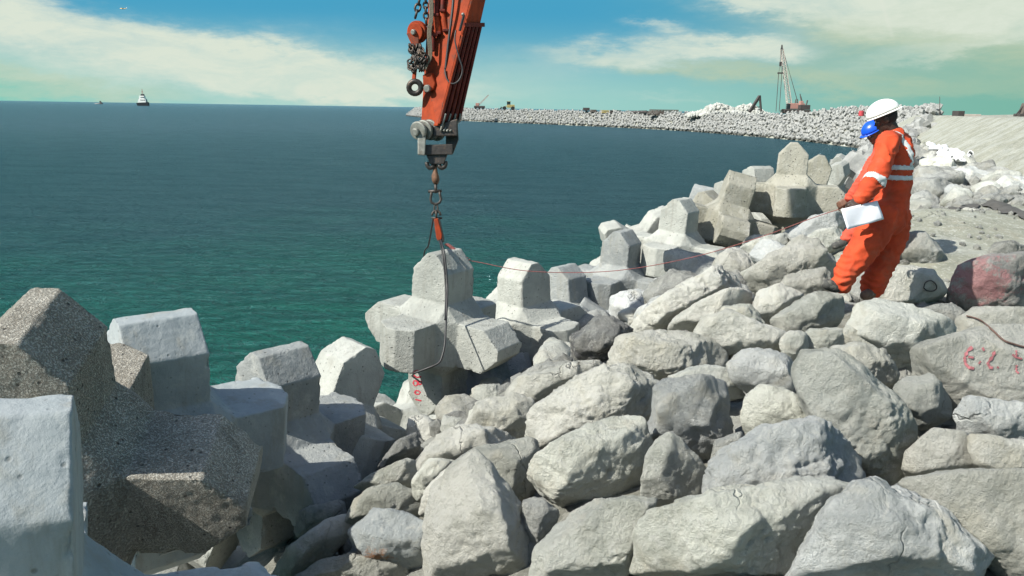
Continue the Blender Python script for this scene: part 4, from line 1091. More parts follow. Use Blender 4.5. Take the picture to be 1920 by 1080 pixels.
pa = person('worker in orange coveralls and white helmet standing on the boulders, holding papers', A(1610, 545, -.05), JA, face, M_wh, M_cov, M_skin, M_boot,
    [([(A(1580, 534, -.14), .058), (A(1566, 538, -.15), .055), (A(1551, 533, -.17), .048)], M_boot), ([(A(1640, 546, .08), .055), (A(1632, 551, .04), .052), (A(1622, 554, -.03), .046)], M_boot2)],
    Vector((-.15, 0, 1)), dict(L=Vector((-.75, -.1, -.45)), R=Vector((-.8, .1, -.4))), dict(L=Vector((.2, .9, -.5)), R=Vector((0, -.9, -.4))), -1, tapes=tapesA)
# pocket flap and the paper
mb = MB(); mb.hull([A(x, y, dz) for x, y in ((1612, 443), (1636, 437), (1639, 429), (1614, 433)) for dz in (-.30, -.27)]); mb.build('pocket_flap', M_cov, pa, bev=.006)
mb = MB(); n1, n2 = 14, 8; vs = []; rows = []
c00, c10, c11, c01 = A(1577, 392, -.47), A(1645, 376, -.34), A(1657, 411, -.36), A(1588, 431, -.48)
for j in range(n2 + 1):
    for i in range(n1 + 1):
        a_, b_ = i / n1, j / n2; p = (c00 * (1 - a_) + c10 * a_) * (1 - b_) + (c01 * (1 - a_) + c11 * a_) * b_
        vs.append(p + Vector((0, -1, .2)) * (.006 * math.sin(a_ * 7 + b_ * 3) * (.3 + b_) + .005 * math.sin(a_ * 12 - b_ * 5)))
mb.add(vs, [(j * (n1 + 1) + i, j * (n1 + 1) + i + 1, (j + 1) * (n1 + 1) + i + 1, (j + 1) * (n1 + 1) + i) for j in range(n2) for i in range(n1)])
o = mb.build('paper_sheet', M_paper, None, smooth=True, origin=c00); tag(o, 'white sheet of paper held by the worker in the white helmet', 'paper')
md = o.modifiers.new('s', 'SOLIDIFY'); md.thickness = .002

# second worker, mostly hidden behind the first
D2 = 9.7
def Bq(x, y, d=0): return P(x, y, D2 + d)
JB = dict(head=(Bq(1641, 251),), neck=(Bq(1655, 268, .0),), chest=(Bq(1664, 292, .0),), waist=(Bq(1676, 340, .0),), hip=(Bq(1680, 368, .0),),
    shL=(Bq(1652, 284, -.18),), elL=(Bq(1622, 335, -.22),), wrL=(Bq(1589, 375, -.05),), shR=(Bq(1660, 284, .2),), elR=(Bq(1622, 345, .2),), wrR=(Bq(1586, 380, .1),),
    thL=(Bq(1668, 386, -.1),), knL=(Bq(1620, 415, -.15),), anL=(Bq(1585, 450, -.15),), toL=(Bq(1567, 460, -.15),),
    thR=(Bq(1684, 388, .1),), knR=(Bq(1668, 425, .12),), anR=(Bq(1660, 462, .12),), toR=(Bq(1645, 468, .1),))
JB['cloth'] = [[(Bq(1655, 275), .10), (Bq(1664, 294), .15), (Bq(1674, 335), .145), (Bq(1680, 368), .155)], [(Bq(1652, 282, -.16), .08), (Bq(1662, 282, .18), .08)],
    [(Bq(1652, 284, -.18), .085), (Bq(1622, 335, -.22), .075), (Bq(1594, 370, -.08), .058)], [(Bq(1660, 284, .2), .085), (Bq(1622, 345, .2), .07), (Bq(1592, 374, .1), .055)],
    [(Bq(1678, 368, -.05), .14), (Bq(1668, 386, -.1), .125), (Bq(1620, 415, -.15), .10), (Bq(1588, 446, -.15), .075)], [(Bq(1682, 368, .05), .14), (Bq(1684, 388, .1), .12), (Bq(1668, 425, .12), .10), (Bq(1660, 458, .12), .08)]]
JB['folds'] = [(Bq(1590, 446, -.15), .2, .01), (Bq(1660, 455, .1), .2, .01), (Bq(1605, 360, 0), .2, .008)]
pb = person('worker in blue helmet, half hidden behind the white-helmet worker, holding the red rope', Bq(1620, 465), JB, Vector((-.85, -.1, -.50)), M_bl, M_cov2, M_skin2, M_boot,
    [([(Bq(1584, 452, -.15), .052), (Bq(1576, 457, -.15), .05), (Bq(1566, 461, -.15), .044)], M_boot), ([(Bq(1660, 463, .12), .05), (Bq(1645, 468, .1), .045)], M_boot)],
    Vector((-.4, 0, 1)), dict(L=Vector((-.7, .15, -.5)), R=Vector((-.75, -.1, -.4))), dict(L=Vector((0, .9, -.4)), R=Vector((0, -.9, -.4))), 1, voxel=.009)
# ------------------------------------------------------------------ blocks of the near shore beyond the workers and of the far breakwater
pts_far = []
for i in range(len(IL) - 1):
    a, b = IL[i], IL[i + 1]
    if b[1] <= 22: continue
    L = np.hypot(*(b - a)); t = (b - a) / L; nn = np.array([t[1], -t[0]])
    for s_ in np.arange(0, L, 2.0):
        for k in range(4):
            q = a + t * (s_ + rng.uniform(-.4, .4)) + nn * (.6 - 1.7 * k + rng.uniform(-.3, .3))
            if q[1] < 24: continue
            pts_far.append((q[0], q[1], ref1(q[0], q[1]) + .45, 1.0))
for i in range(0, len(wl) - 1):
    a, b = wl[i], wl[i + 1]; L = (b - a).length; t = (b - a) / L; nn = Vector((t.y, -t.x, 0))
    bay = i < 30
    for s_ in np.arange(0, L, 1.85):
        for k in range(4 if a.y < 124 else (6 if bay else 5)):
            dd = .3 + 1.5 * k + rng.uniform(-.45, .45); z = float(np.interp(dd, [p[0] for p in prof_b], [p[1] for p in prof_b]))
            q = a + t * (s_ + rng.uniform(-.7, .7)) + nn * dd
            if k > 4: z += .3
            z *= 1 + (.22 * min(max((235 - q.y) / 50, 0), 1) if z > 1 else 0)
            pts_far.append((q.x, q.y, z + .45 + rng.uniform(-.2, .3), 1.05))
pts_far.sort(key=lambda p: math.hypot(p[0], p[1]))
budget = max(0, 296 - n_units)
M_far = mat_concrete('concrete_far', (.30, .305, .29), (.19, .195, .185), .3)
for p in pts_far[:budget]:
    unit(Vector(p[:3]), rot(rng.uniform(0, 360), rng.uniform(-50, 50), rng.uniform(-50, 50)), M_far,
         'grey-white concrete block in the armour of the far side of the bay', 'blocks of the far breakwater', me=UM_lo, s=p[3])
V0 = np.array([v.co[:] for v in UM_lo.vertices]); F0 = [tuple(p.vertices) for p in UM_lo.polygons]
VV, FF = [], []
for p in pts_far[budget:]:
    Rm = np.array(rot(rng.uniform(0, 360), rng.uniform(-50, 50), rng.uniform(-50, 50))); k = len(VV) * len(V0)
    VV.append(V0 @ Rm.T * p[3] + np.array(p[:3])); FF += [tuple(i + k for i in f) for f in F0]
print('far blocks', len(pts_far), 'individual', budget)
tag(link('armour_blocks', mesh_from('armour_blocks', np.vstack(VV), FF), M_far), 'rows of concrete blocks running out along the distant breakwater', 'concrete blocks', kind='stuff')

# stones between the shore row and the embankment, beyond the workers
nb = 0; spots = []
while nb < 105:
    y = 11 + 40 * rng.random() ** 1.5; xi = float(np.interp(y, IL[:, 1], IL[:, 0])); x = xi + rng.uniform(.4, 4 + y * .25)
    pxx = 960 + F * x / y
    if y < 20 and (x > 3.9 + .1 * (y - 8) and y > 8.8 and y < 16.5): continue
    emb = (x - 14.6) * .929 - (y - 23) * .37
    if y > 22 and emb > -.3: continue
    if pxx > 1960: continue
    s = rng.uniform(.3, .72) * (1 + .3 * (rng.random() < .2))
    if any((x - a) ** 2 + (y - b) ** 2 < ((r + s) * .62) ** 2 for a, b, r in spots): continue
    spots.append((x, y, s)); nb += 1
    fill('boulder', x, y, ref1(x, y) - .12 + s * .15, s, rng.choice([M_r1, M_r2, M_r3, M_r5], p=[.22, .04, .24, .50]), 'angular boulder of the rubble strip between the workers and the sand embankment', 'boulders of the rubble strip')
# small broken stone, uncounted, over the strip and the far crest
Vs, Fs = [], []; iv, if_ = ico(1)
def pebbles(x, y, z, s):
    k = len(Vs) * len(iv); q = iv * (s * rng.uniform(.6, 1.2, 3)) * rng.uniform(.8, 1.15, (len(iv), 1)); c_, s_ = math.cos(x * 9), math.sin(x * 9)
    q = q @ np.array([[c_, -s_, 0], [s_, c_, 0], [0, 0, 1]]); Vs.append(q + np.array([x, y, z])); Fs.extend([tuple(i + k for i in f) for f in if_])
for _ in range(2600):
    y = rng.uniform(1.5, 18); x = rng.uniform(-2.5, 10); d = float(sdist(x, y)[0])
    if d < -.4 or d > 9: continue
    sandy = x > 3.6 + .1 * (y - 8) and y > 8.8 and d > 3.4
    if sandy and rng.random() < .6: continue
    pebbles(x, y, float(near_z(np.array([x]), np.array([y]))[0]) + .01, rng.uniform(.02, .06) if sandy else rng.uniform(.03, .13))
for _ in range(2200):
    y = 16 + 50 * rng.random() ** 1.4; xi = float(np.interp(y, IL[:, 1], IL[:, 0])); x = xi + rng.uniform(.2, 5 + y * .22)
    if (x - 14.6) * .929 - (y - 23) * .37 > -.1 and y > 22: continue
    pebbles(x, y, float(near_z(np.array([x]), np.array([y]))[0]) + .05, rng.uniform(.06, .2))
for _ in range(1500):
    i = int(rng.integers(2, len(wl) - 1)); a = wl[i]; t = (wl[i] - wl[i - 1]); t.normalize(); nn = Vector((t.y, -t.x, 0)); dd = rng.uniform(6.5, 20)
    q = a + t * rng.uniform(-8, 8) + nn * dd; pebbles(q.x, q.y, 5.1, rng.uniform(.2, .8) if dd < 12 else rng.uniform(.1, .5))
tag(link('rubble', mesh_from('rubble', np.vstack(Vs), Fs), M_r5), 'loose broken stone lying between the boulders and along the crests', 'rubble', kind='stuff')

# stone heap on the far breakwater
hp = MB()
def heap(cxx, cyy, z0, rx, ry, h, n, smin, smax):
    for _ in range(n):
        a = rng.uniform(0, 6.28); r_ = math.sqrt(rng.random()); x = cxx + rx * r_ * math.cos(a); y = cyy + ry * r_ * math.sin(a)
        z = z0 + h * (1 - r_ ** 1.6) * (1 + .3 * math.sin(x * .5)); s = rng.uniform(smin, smax)
        q = iv * (s * rng.uniform(.6, 1.2, 3)) * rng.uniform(.8, 1.15, (len(iv), 1)) + np.array([x, y, z]); hp.add([Vector(v) for v in q], if_)
c_ = on_level(1375, 216.5, 5.0); c2 = P(1375, 206, 262); heap(c2.x, c2.y + 3, 5.0, 15, 6, 3.6, 520, .4, 1.0)
mb0 = hp; vv, ff = ico(3); hp.add([Vector((c2.x + q[0] * 14, c2.y + 3 + q[1] * 5.5, 4.9 + max(q[2], 0) * 2.6)) for q in vv], ff)
tag(hp.build('stone_heap', M_r5, None, origin=(c2.x, c2.y, 5)), 'long heap of quarry stone on top of the far breakwater beside the crane', 'stone heap')

M_yel = mat_simple('faded_yellow_paint', (.42, .34, .13), .6, 0, .3, 2, 0)
M_dk = mat_simple('dark_site_steel', (.07, .06, .055), .7, .2, .3, 1, 0)
M_hullw = mat_simple('ship_white', (.75, .76, .72), .5, 0, .1, 1, 0)
M_hulld = mat_simple('ship_black', (.025, .027, .032), .5, 0, .2, 1, 0)
M_pink = mat_simple('faded_red_lattice', (.42, .22, .18), .6, 0, .2, 1, 0)
M_glass = mat_simple('dark_glass', (.02, .03, .035), .1, 0, .1, 1, 0)
M_wood = mat_simple('weathered_timber', (.11, .09, .075), .85, 0, .35, 2, 0)
def G(px, py, d): return P(px, py, d)
# wheel loader
def machine_frame(px, py, d):
    o = G(px, py, d); k = d / F; return o, k
o, k = machine_frame(953, 206.5, 338)
wlod = empty('wheel_loader', o); tag(wlod, 'yellow wheel loader parked on the crest of the far breakwater', 'wheel loader')
mb = MB(); mb.hull([o + Vector((x, y, z)) for x, y, z in ((-.6, -1, 1.0), (-.6, 1, 1.0), (2.8, -1, 1.0), (2.8, 1, 1.0), (-.6, -1, 2.2), (-.6, 1, 2.2), (2.6, -1, 2.3), (2.6, 1, 2.3))]); mb.build('body', M_yel, wlod, bev=.08)
mb = MB(); mb.hull([o + Vector((x, y, z)) for x in (-.6, .9) for y in (-.8, .8) for z in (2.2, 3.5)]); mb.build('cab', M_glass, wlod, bev=.08)
mb = MB(); mb.box(o + Vector((.15, 0, 3.56)), (1.8, 1.8, .14)); mb.build('cab_roof', M_yel, wlod, bev=.03)
for x in (-1.6, 1.9):
    for y in (-1.15, 1.15): mb = MB(); mb.disc(o + Vector((x, y, .8)), (0, 1, 0), .8, .55, 20); mb.build('wheel', M_blk, wlod, bev=.06)
mb = MB(); mb.bar(o + Vector((-.4, -.6, 1.8)), o + Vector((-3.0, -.6, .9)), .3); mb.bar(o + Vector((-.4, .6, 1.8)), o + Vector((-3.0, .6, .9)), .3); mb.build('lift_arm', M_yel, wlod)
mb = MB(); mb.hull([o + Vector((x, y, z)) for y in (-1.4, 1.4) for x, z in ((-2.9, .2), (-2.9, 1.5), (-3.9, .2), (-3.4, .2))]); mb.build('bucket', M_dk, wlod)
# small mobile crane
def lattice(mb_, a, b, w0, w1, n, r_):
    a, b = Vector(a), Vector(b); d = (b - a).normalized(); x = d.cross(Vector((0, 1, 0))).normalized(); y = d.cross(x)
    C_ = lambda t, sx, sy: a + (b - a) * t + (x * sx + y * sy) * (w0 + (w1 - w0) * t) / 2
    for sx, sy in ((1, 1), (1, -1), (-1, 1), (-1, -1)): mb_.bar(C_(0, sx, sy), C_(1, sx, sy), r_)
    for i in range(n):
        t0, t1 = i / n, (i + 1) / n
        for (p, q) in (((1, 1), (1, -1)), ((1, -1), (-1, -1)), ((-1, -1), (-1, 1)), ((-1, 1), (1, 1))):
            mb_.bar(C_(t0, *p), C_(t1, *q), r_ * .7)
o = G(899, 205, 372); mc = empty('mobile_crane', o); tag(mc, 'small pale mobile crane with a slanting jib near the tip of the breakwater', 'crane')
mb = MB(); mb.box(o + Vector((0, 0, 1.1)), (5, 2.4, 1.0)); mb.build('chassis', M_dk, mc, bev=.08)
mb = MB(); mb.box(o + Vector((-1, 0, 2.2)), (1.6, 2, 1.3)); mb.build('cab', M_pink, mc, bev=.08)
for x in (-1.7, 0, 1.7): mb = MB(); mb.disc(o + Vector((x, -1.1, .55)), (0, 1, 0), .55, .4, 16); mb.build('wheel', M_blk, mc)
mb = MB(); lattice(mb, o + Vector((-.3, 0, 2)), o + Vector((4.2, 0, 6.6)), .6, .3, 8, .10); mb.build('jib', M_pink, mc)
# stacks and cabins on the crest
def stack(name, px0, px1, pyb, pyt, d, mat, lab, cat, rows=3, dy=2.4):
    a, b = G(px0, pyb, d), G(px1, pyb, d); w = b.x - a.x; h = (pyb - pyt) * d / F; c = (a + b) / 2
    r_ = empty(name, c); tag(r_, lab, cat)
    for i in range(rows):
        mb = MB(); mb.box(c + Vector((rng.uniform(-.02, .02) * w, 0, h * (i + .5) / rows)), (w * (1 - .05 * i), dy, h / rows * .82)); mb.build('layer', mat, r_, bev=.03)
    return r_
stack('timber_stack', 1213, 1275, 215.5, 205.5, 290, M_wood, 'long dark flat stack on the crest, widest thing left of the stone heap', 'stack', 4)
stack('steel_container', 1093, 1105, 208, 201.5, 330, M_dk, 'small dark box container, leftmost of the dark boxes on the crest', 'container', 1)
stack('steel_container', 1143, 1164, 212.5, 206.5, 318, M_dk, 'dark low container in the middle of the far breakwater crest', 'container', 2)
stack('sand_coloured_crate', 1128, 1142, 212, 206.5, 320, M_yel, 'dull yellowish crate touching the dark low container', 'crate', 2)
stack('sand_coloured_crate', 1106, 1118, 210.5, 205.5, 326, M_wood, 'brownish crate beside the leftmost dark box', 'crate', 2)
mb = MB(); mb.tube([G(1166, 211, 315), G(1214, 210, 295)], .35, 8); mb.tube([G(1180, 209, 316), G(1212, 208.5, 296)], .3, 8)
tag(mb.build('steel_pipe', M_dk, None, origin=G(1190, 211, 300)), 'pair of long dark pipes lying beside the flat stack', 'pipes')
# slanting A-frame
o = G(1418, 209, 238); af = empty('frame_support', o); tag(af, 'dark triangular steel frame standing left of the tall crane', 'steel frame')
mb = MB(); mb.bar(G(1405, 210, 238), G(1424.5, 180, 238), .75); mb.build('inclined_beam', M_dk, af, bev=.04)
mb = MB(); mb.bar(G(1427, 209, 238), G(1424.5, 179, 238), .5); mb.build('upright_beam', M_dk, af, bev=.04)
mb = MB(); mb.bar(G(1411, 202, 238), G(1427, 200, 238), .25); mb.build('tie_beam', M_dk, af)
# crawler crane
dC = 246; o = G(1486, 212, dC); cc = empty('crawler_crane', o); tag(cc, 'tall lattice-boom crawler crane rising above the far breakwater', 'crane')
for y in (-1.8, 1.8): mb = MB(); mb.tube([o + Vector((x, y, z)) for x, z in ((-3, .2), (-2.6, 0), (2.6, 0), (3, .2), (3, .8), (2.6, 1.0), (-2.6, 1.0), (-3, .8))], .22, 6, closed=True); mb.box(o + Vector((0, y, .5)), (5.2, .7, .8)); mb.build('track', M_dk, cc)
mb = MB(); mb.box(o + Vector((.9, 0, 2.1)), (4.4, 2.8, 1.7)); mb.build('machinery_house', M_pink, cc, bev=.1)
mb = MB(); mb.box(o + Vector((-1.8, -.9, 2.0)), (1.1, 1, 1.6)); mb.build('cab', M_glass, cc, bev=.08)
M_lat = mat_simple('pale_lattice', (.50, .44, .38), .6, 0, .3, 1, 0)
mb = MB(); lattice(mb, G(1481, 203, dC), G(1466, 92, dC), 1.3, .7, 22, .13); mb.build('boom', M_lat, cc)
mb = MB(); mb.hull([G(x, y, dC + z) for x, y in ((1464, 92), (1468, 92), (1467.5, 84), (1465, 84)) for z in (-.4, .4)]); mb.build('boom_head', M_dk, cc)
mb = MB(); lattice(mb, G(1492, 203, dC), G(1494, 186, dC), .9, .5, 4, .12); mb.build('gantry', M_dk, cc)
mb = MB(); mb.tube([G(1467, 88, dC), G(1494, 186, dC)], .06, 5); mb.tube([G(1467, 90, dC + 1), G(1495, 187, dC + 1)], .06, 5); mb.build('pendant_line', M_dk, cc)
mb = MB()
for x0, x1 in ((1464, 1462.5), (1465, 1464)): mb.tube([G(x0, 90, dC - .5), G(x1, 118, dC - .5)], .05, 5)
for x0, x1 in ((1460, 1455), (1466, 1461)): mb.tube([G(x0, 137, dC - .5), G(x1, 209, dC - .5)], .10, 5)
mb.tube([G(1463, 122, dC - .5), G(1460, 137, dC - .5)], .06, 5); mb.tube([G(1464, 122, dC - .5), G(1466, 137, dC - .5)], .06, 5); mb.build('hoist_line', M_dk, cc)
mb = MB(); mb.box(G(1463.5, 120, dC - .5), (.7, .5, 1.3)); mb.build('hook_block', M_dk, cc, bev=.1)
mb = MB(); mb.bar(G(1458, 137, dC - .5), G(1468.5, 137, dC - .5), .45); mb.build('spreader_beam', M_dk, cc)
# second machine next to it with two short jibs
o = G(1506, 212, 240); ex = empty('excavator', o); tag(ex, 'small dark machine with two upright arms right of the tall crane', 'excavator')
mb = MB(); mb.box(o + Vector((0, 0, .5)), (3.6, 2.4, .9)); mb.build('track', M_dk, ex, bev=.1)
mb = MB(); mb.box(o + Vector((.1, 0, 1.7)), (3, 2.2, 1.4)); mb.build('body', M_dk, ex, bev=.12)
mb = MB(); mb.box(o + Vector((-.9, 0, 2.9)), (1, 1.4, 1.2)); mb.build('cab', M_pink, ex, bev=.1)
mb = MB(); mb.bar(G(1506, 201, 240), G(1501, 181, 240), .35); mb.bar(G(1501, 181, 240), G(1500, 176, 240), .2); mb.build('arm', M_dk, ex)
mb = MB(); mb.bar(G(1510, 203, 240), G(1514, 188, 240), .3); mb.build('arm', M_dk, ex)
# small red drum on the bay armour
o = on_level(1615, 226, 5.0); o = P(1615, 212, 150)
mb = MB(); mb.tube([o - Vector((0, 0, .55)), o - Vector((0, 0, .5)), o + Vector((0, 0, .35)), o + Vector((0, 0, .42))], [.42, .48, .48, .38], 14)
tag(mb.build('oil_drum', mat_simple('faded_red_drum', (.5, .06, .07), .5, 0, .2, 3, 0), None, smooth=False, origin=o), 'small red drum on the blocks beyond the white helmet', 'drum')
# things on top of the embankment
o = P(1797, 220.5, 62); sc = empty('site_cabin', o); tag(sc, 'small grey site cabin with a dark end on the embankment', 'cabin')
mb = MB(); mb.box(o + Vector((-.05, 0, .25)), (.5, .9, .52)); mb.build('dark_end', M_dk, sc, bev=.02)
mb = MB(); mb.box(o + Vector((.85, 0, .13)), (1.3, .9, .3)); mb.build('low_body', M_lat, sc, bev=.03)
o = P(1914, 219, 60); dz = empty('bulldozer', o); tag(dz, 'dark machine cut by the right edge of the photo on the embankment', 'bulldozer')
mb = MB(); mb.box(o + Vector((.1, 0, .1)), (.9, .8, .26)); mb.build('track', M_dk, dz, bev=.04)
mb = MB(); mb.hull([o + Vector((x, y, z)) for y in (-.3, .3) for x, z in ((-.1, .2), (.6, .2), (.55, 1.0), (.1, 1.0))]); mb.build('cab', M_wood, dz, bev=.03)
mb = MB(); mb.bar(o + Vector((-.4, 0, .1)), o + Vector((.05, 0, .75)), .09); mb.build('arm', M_dk, dz)
mb = MB(); mb.tube([P(1762, 216, 110), P(1762, 181, 110)], [.07, .04], 6); tag(mb.build('lamp_pole', M_dk, None, origin=P(1762, 216, 110)), 'thin bare pole standing behind the embankment', 'pole')

# white crumpled sheet at the foot of the embankment and the dark fabric strip
v, f = grid_mesh(np.arange(0, 1, .022), np.arange(0, 1, .03), lambda x, y: x * 0)
q = []
c0, c1, c2_, c3 = on_level(1744, 272, H - 1.62), on_level(1818, 300, H - 1.68), on_level(1800, 306, H - 1.72), on_level(1762, 298, H - 1.72)
for a_, b_, _ in v:
    p = (c0 * (1 - a_) + c1 * a_) * (1 - b_) + (c3 * (1 - a_) + c2_ * a_) * b_
    q.append((p.x, p.y, p.z))
q = np.array(q); nz = pnoise(np.stack([v[:, 0] * 9, v[:, 1] * 4, v[:, 0] * 0], 1)); q[:, 2] += np.abs(nz) * .5 + .02; q[:, 0] += pnoise(v * 6 + 4) * .35; q[:, 1] += pnoise(v * 5 + 9) * .8
me = mesh_from('plastic_sheet', q, f, True); o = link('plastic_sheet', me, mat_simple('white_sheet', (.82, .83, .82), .6, 0, .05, 4, 0)); tag(o, 'crumpled bright white sheet at the foot of the sand embankment', 'sheet')
md = o.modifiers.new('s', 'SOLIDIFY'); md.thickness = .02
def ribbon(name, pts, w, mat, lab, cat, lift=.03):
    sp = spline(pts, 10); vs = []; n = len(sp); m_ = 5
    for i, p in enumerate(sp):
        t = (sp[min(i + 1, n - 1)] - sp[max(i - 1, 0)]); t.z = 0; t.normalize(); nn = Vector((-t.y, t.x, 0))
        for j in range(m_):
            q = p + nn * w * (j / (m_ - 1) - .5) * (1 + .25 * math.sin(i * .7)); z = float(near_z(np.array([q.x]), np.array([q.y]))[0])
            vs.append((q.x, q.y, z + lift + .05 * math.sin(j / (m_ - 1) * math.pi) + .015 * math.sin(i * 1.3 + j)))
    me = mesh_from(name, vs, [(i * m_ + j, i * m_ + j + 1, (i + 1) * m_ + j + 1, (i + 1) * m_ + j) for i in range(n - 1) for j in range(m_ - 1)], True)
    o = link(name, me, mat); tag(o, lab, cat); return o
gz = H - 1.62
ribbon('fabric_strip', [on_level(x, y, gz) for x, y in ((1672, 392), (1720, 392), (1770, 388), (1810, 376), (1850, 369), (1880, 384), (1925, 412), (1960, 430))], .42, mat_simple('dark_geotextile', (.085, .08, .07), .95, 0, .3, 6, .01), 'dark fabric strip curving over the sandy ground right of the workers', 'fabric')

# red and brown ropes on the right-hand boulders
allr = [bvh_of(o) for o in BOULD]; allr.append(bvh_of(bpy.data.objects['ground']))
def drape(pxs, lift=.012):
    out_ = []
    for x, y in pxs:
        d = (P(x, y, 1) - CAM).normalized(); best = None
        for bv in allr:
            h_, n_, _, dist_ = bv.ray_cast(CAM, d)
            if h_ is not None and (best is None or dist_ < best[1]): best = (h_ - d * lift * 1.5, dist_)
        if best: out_.append(best[0])
    return out_
def densify(p, n=6): return [(a.x, a.y) for a in spline([Vector((x, y, 0)) for x, y in p], n)]
mb = MB(); mb.tube(drape(densify([(1812, 592), (1838, 600), (1862, 620), (1882, 638), (1904, 646), (1925, 652)])), .006, 6)
tag(mb.build('rope', mat_simple('brown_rope', (.12, .07, .055), .9, 0, .3, 40, .001), None, smooth=True, origin=(5, 6, 5)), 'thin brown rope lying over the boulder above the red numbers', 'rope')
mb = MB(); mb.tube(drape(densify([(1732, 540), (1735, 530), (1745, 526), (1754, 532), (1756, 541), (1748, 546), (1738, 545)], 3), .02), .006, 6, closed=True)
tag(mb.build('wire_ring', M_dk, None, smooth=True, origin=(4, 7, 5)), 'dark wire loop lying on the flat stone left of the red-sprayed boulder', 'wire loop')

# painted numbers: every brush stroke lies on the surface of its block or boulder
HB = bvh_of(HANG)
for st in zz(727, 662, 7.71, [[(440, 245), (400, 250), (372, 285), (385, 325), (425, 350), (490, 340)],
    [(370, 430), (380, 400), (420, 400), (440, 430), (460, 400), (485, 410), (485, 445), (460, 455), (440, 430), (420, 470), (385, 470), (370, 430)],
    [(390, 565), (410, 540), (450, 545), (475, 570), (450, 595), (410, 592), (390, 565)], [(400, 668), (490, 688)]]):
    q = paint_on(HB, [st], 3.0, 'painted_digit', M_paint, None)
    if q: q.parent = HANG; q.matrix_parent_inverse = HANG.matrix_basis.inverted()
M_paint2 = mat_simple('red_spray_paint', (.42, .15, .16), .9, 0, .4, 30, 0)
NB = bvh_of(NUMROCK)
for st, w_ in (([(480, 390), (415, 440), (370, 530), (380, 620), (430, 685), (505, 700)], 6.5), ([(420, 530), (495, 545)], 5), ([(625, 400), (648, 445)], 5), ([(570, 635), (600, 590)], 4.5),
    ([(805, 445), (770, 530), (705, 615), (725, 685), (780, 690)], 6), ([(830, 680), (862, 690)], 5), ([(1055, 495), (1110, 540)], 4), ([(1110, 445), (1115, 540), (1200, 560)], 4), ([(1115, 650), (1115, 740), (1150, 770)], 4.5)):
    q = paint_on(NB, zz(1760, 600, 7.71, [st]), w_, 'painted_digit', M_paint2, None, .006)
    if q: q.parent = NUMROCK; q.matrix_parent_inverse = Matrix.Translation(-NUMROCK.location)
# stains that belong to single boulders
REDROCK.data.materials[0] = mat_rock('stone_with_red_spray', light=(.56, .55, .50), dark=(.32, .32, .30), warm=(.48, .44, .38), stain=[(tuple(P(1840, 525, REDROCK['_d'] - .15)), .30, (.52, .20, .21), .65)], bs=1.4)
ORB.data.materials[0] = mat_rock('stone_with_orange_stain', light=(.51, .53, .50), dark=(.32, .35, .345), cool=(.40, .44, .445), coolness=.3, stain=[(tuple(P(705, 1048, ORB['_d'] - .12)), .10, (.40, .17, .06), .85)])
for o_ in BOULD: del o_['_d']

# ------------------------------------------------------------------ vessels and aircraft
dT = 1290; o = on_level(269, 198.4, 0); s = o.y / 1290
tg = empty('tugboat', o); tag(tg, 'tugboat with black hull and stepped white superstructure on the open sea', 'tugboat')
def TV(x, z, y=0): return o + Vector((x, y, z)) 
mb = MB(); mb.hull([TV(x, z, y) for x, z, y in ((-11, 0, -3), (-11, 0, 3), (11, 0, -3), (11, 0, 3), (-12.5, 5.5, -4), (-12, 5.5, 4), (10.5, 7, -4), (10.5, 7, 4), (6, 8, 0))]); mb.build('hull', M_hulld, tg, bev=.3)
mb = MB(); mb.hull([TV(x, z, y) for y in (-4.2, 4) for x, z in ((-9.5, 5.8), (7.5, 6.8), (6.8, 13), (-7.2, 13))]); mb.build('deckhouse', M_hullw, tg, bev=.2)
mb = MB(); mb.hull([TV(x, z, y) for y in (-3.8, 3) for x, z in ((-6.6, 13), (4.8, 13), (4.2, 19.5), (-4.8, 19.5))]); mb.build('bridge', M_hullw, tg, bev=.2)
mb = MB()
for x in (-2, 1.5, 4.5): mb.box(TV(x, 11.2, -4.3), (2.2, .2, 1.6))
for x in (-1.5, 1, 3): mb.box(TV(x, 16.2, -3.9), (1.8, .2, 1.6))
mb.build('window', M_glass, tg)
mb = MB(); mb.hull([TV(x, z, y) for y in (-1.5, 1.5) for x, z in ((-3.8, 19.5), (3.6, 19.5), (3, 23), (-2.8, 23))]); mb.build('funnel', M_hulld, tg, bev=.2)
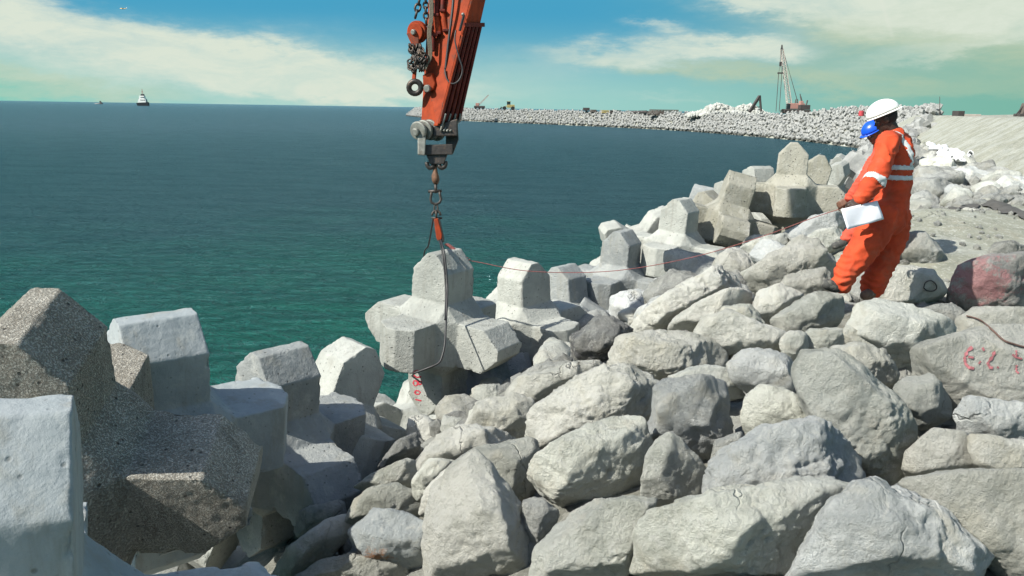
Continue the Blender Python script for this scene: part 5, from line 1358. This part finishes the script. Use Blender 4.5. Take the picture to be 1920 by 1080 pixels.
mb = MB(); mb.bar(TV(-.2, 23), TV(-.2, 33), .7); mb.bar(TV(-2.2, 28), TV(1.8, 28), .45); mb.bar(TV(-2, 24), TV(-.2, 31), .3); mb.bar(TV(1.8, 24), TV(-.2, 31), .3); mb.build('mast', M_pink, tg)
for x in (-10.2, 8.4): mb = MB(); mb.bar(TV(x, 6), TV(x * .86, 14), .5); mb.build('davit', M_dk, tg)
o = on_level(184, 191.6, 0) ; o = CAM + (o - CAM) * (2400 / max(o.y, 1)); o.z = 0
fb = empty('motor_boat', o); tag(fb, 'tiny grey boat near the horizon at the far left', 'boat')
mb = MB(); mb.hull([o + Vector(q) for q in ((-12, 0, 2.4), (-8, -2, 0), (12, -2, 0), (12, 2, 0), (-8, 2, 0), (13, -2, 3.2), (13, 2, 3.2))]); mb.build('hull', M_hulld, fb, bev=.2)
mb = MB(); mb.hull([o + Vector((x, y, z)) for y in (-1.5, 1.5) for x, z in ((5, 3), (11, 3), (8, 8), (4.5, 8.5))]); mb.build('cabin', M_dk, fb, bev=.2)
mb = MB(); mb.bar(o + Vector((3.5, 0, 8.5)), o + Vector((9, 0, 9)), .7); mb.build('awning', M_dk, fb)
o = P(231, 16, 1200); pn2 = empty('aeroplane', o); tag(pn2, 'tiny yellow aeroplane high over the sea at the upper left', 'aeroplane')
mb = MB(); mb.tube([o + Vector((x, 0, z)) for x, z in ((-5, .2), (-4, 0), (-1, -.3), (3, -.2), (5.5, .4))], [.15, .6, .8, .5, .15], 10); mb.build('fuselage', mat_simple('yellow_aircraft', (.75, .50, .18), .4, 0, .1, 1, 0), pn2, smooth=True)
mb = MB(); mb.hull([o + Vector(q) for q in ((-1.6, -6, .5), (-.4, -6, .5), (.6, 0, .3), (-1.4, 0, .3), (-1.6, 6, .5), (-.4, 6, .5), (-1, 0, .6))]); mb.build('wing', M_hullw, pn2)
mb = MB(); mb.hull([o + Vector(q) for q in ((4.4, -.1, .3), (5.6, -.1, .3), (5.6, .1, 1.9), (5.1, .1, 1.9))]); mb.build('tail_fin', M_hullw, pn2)
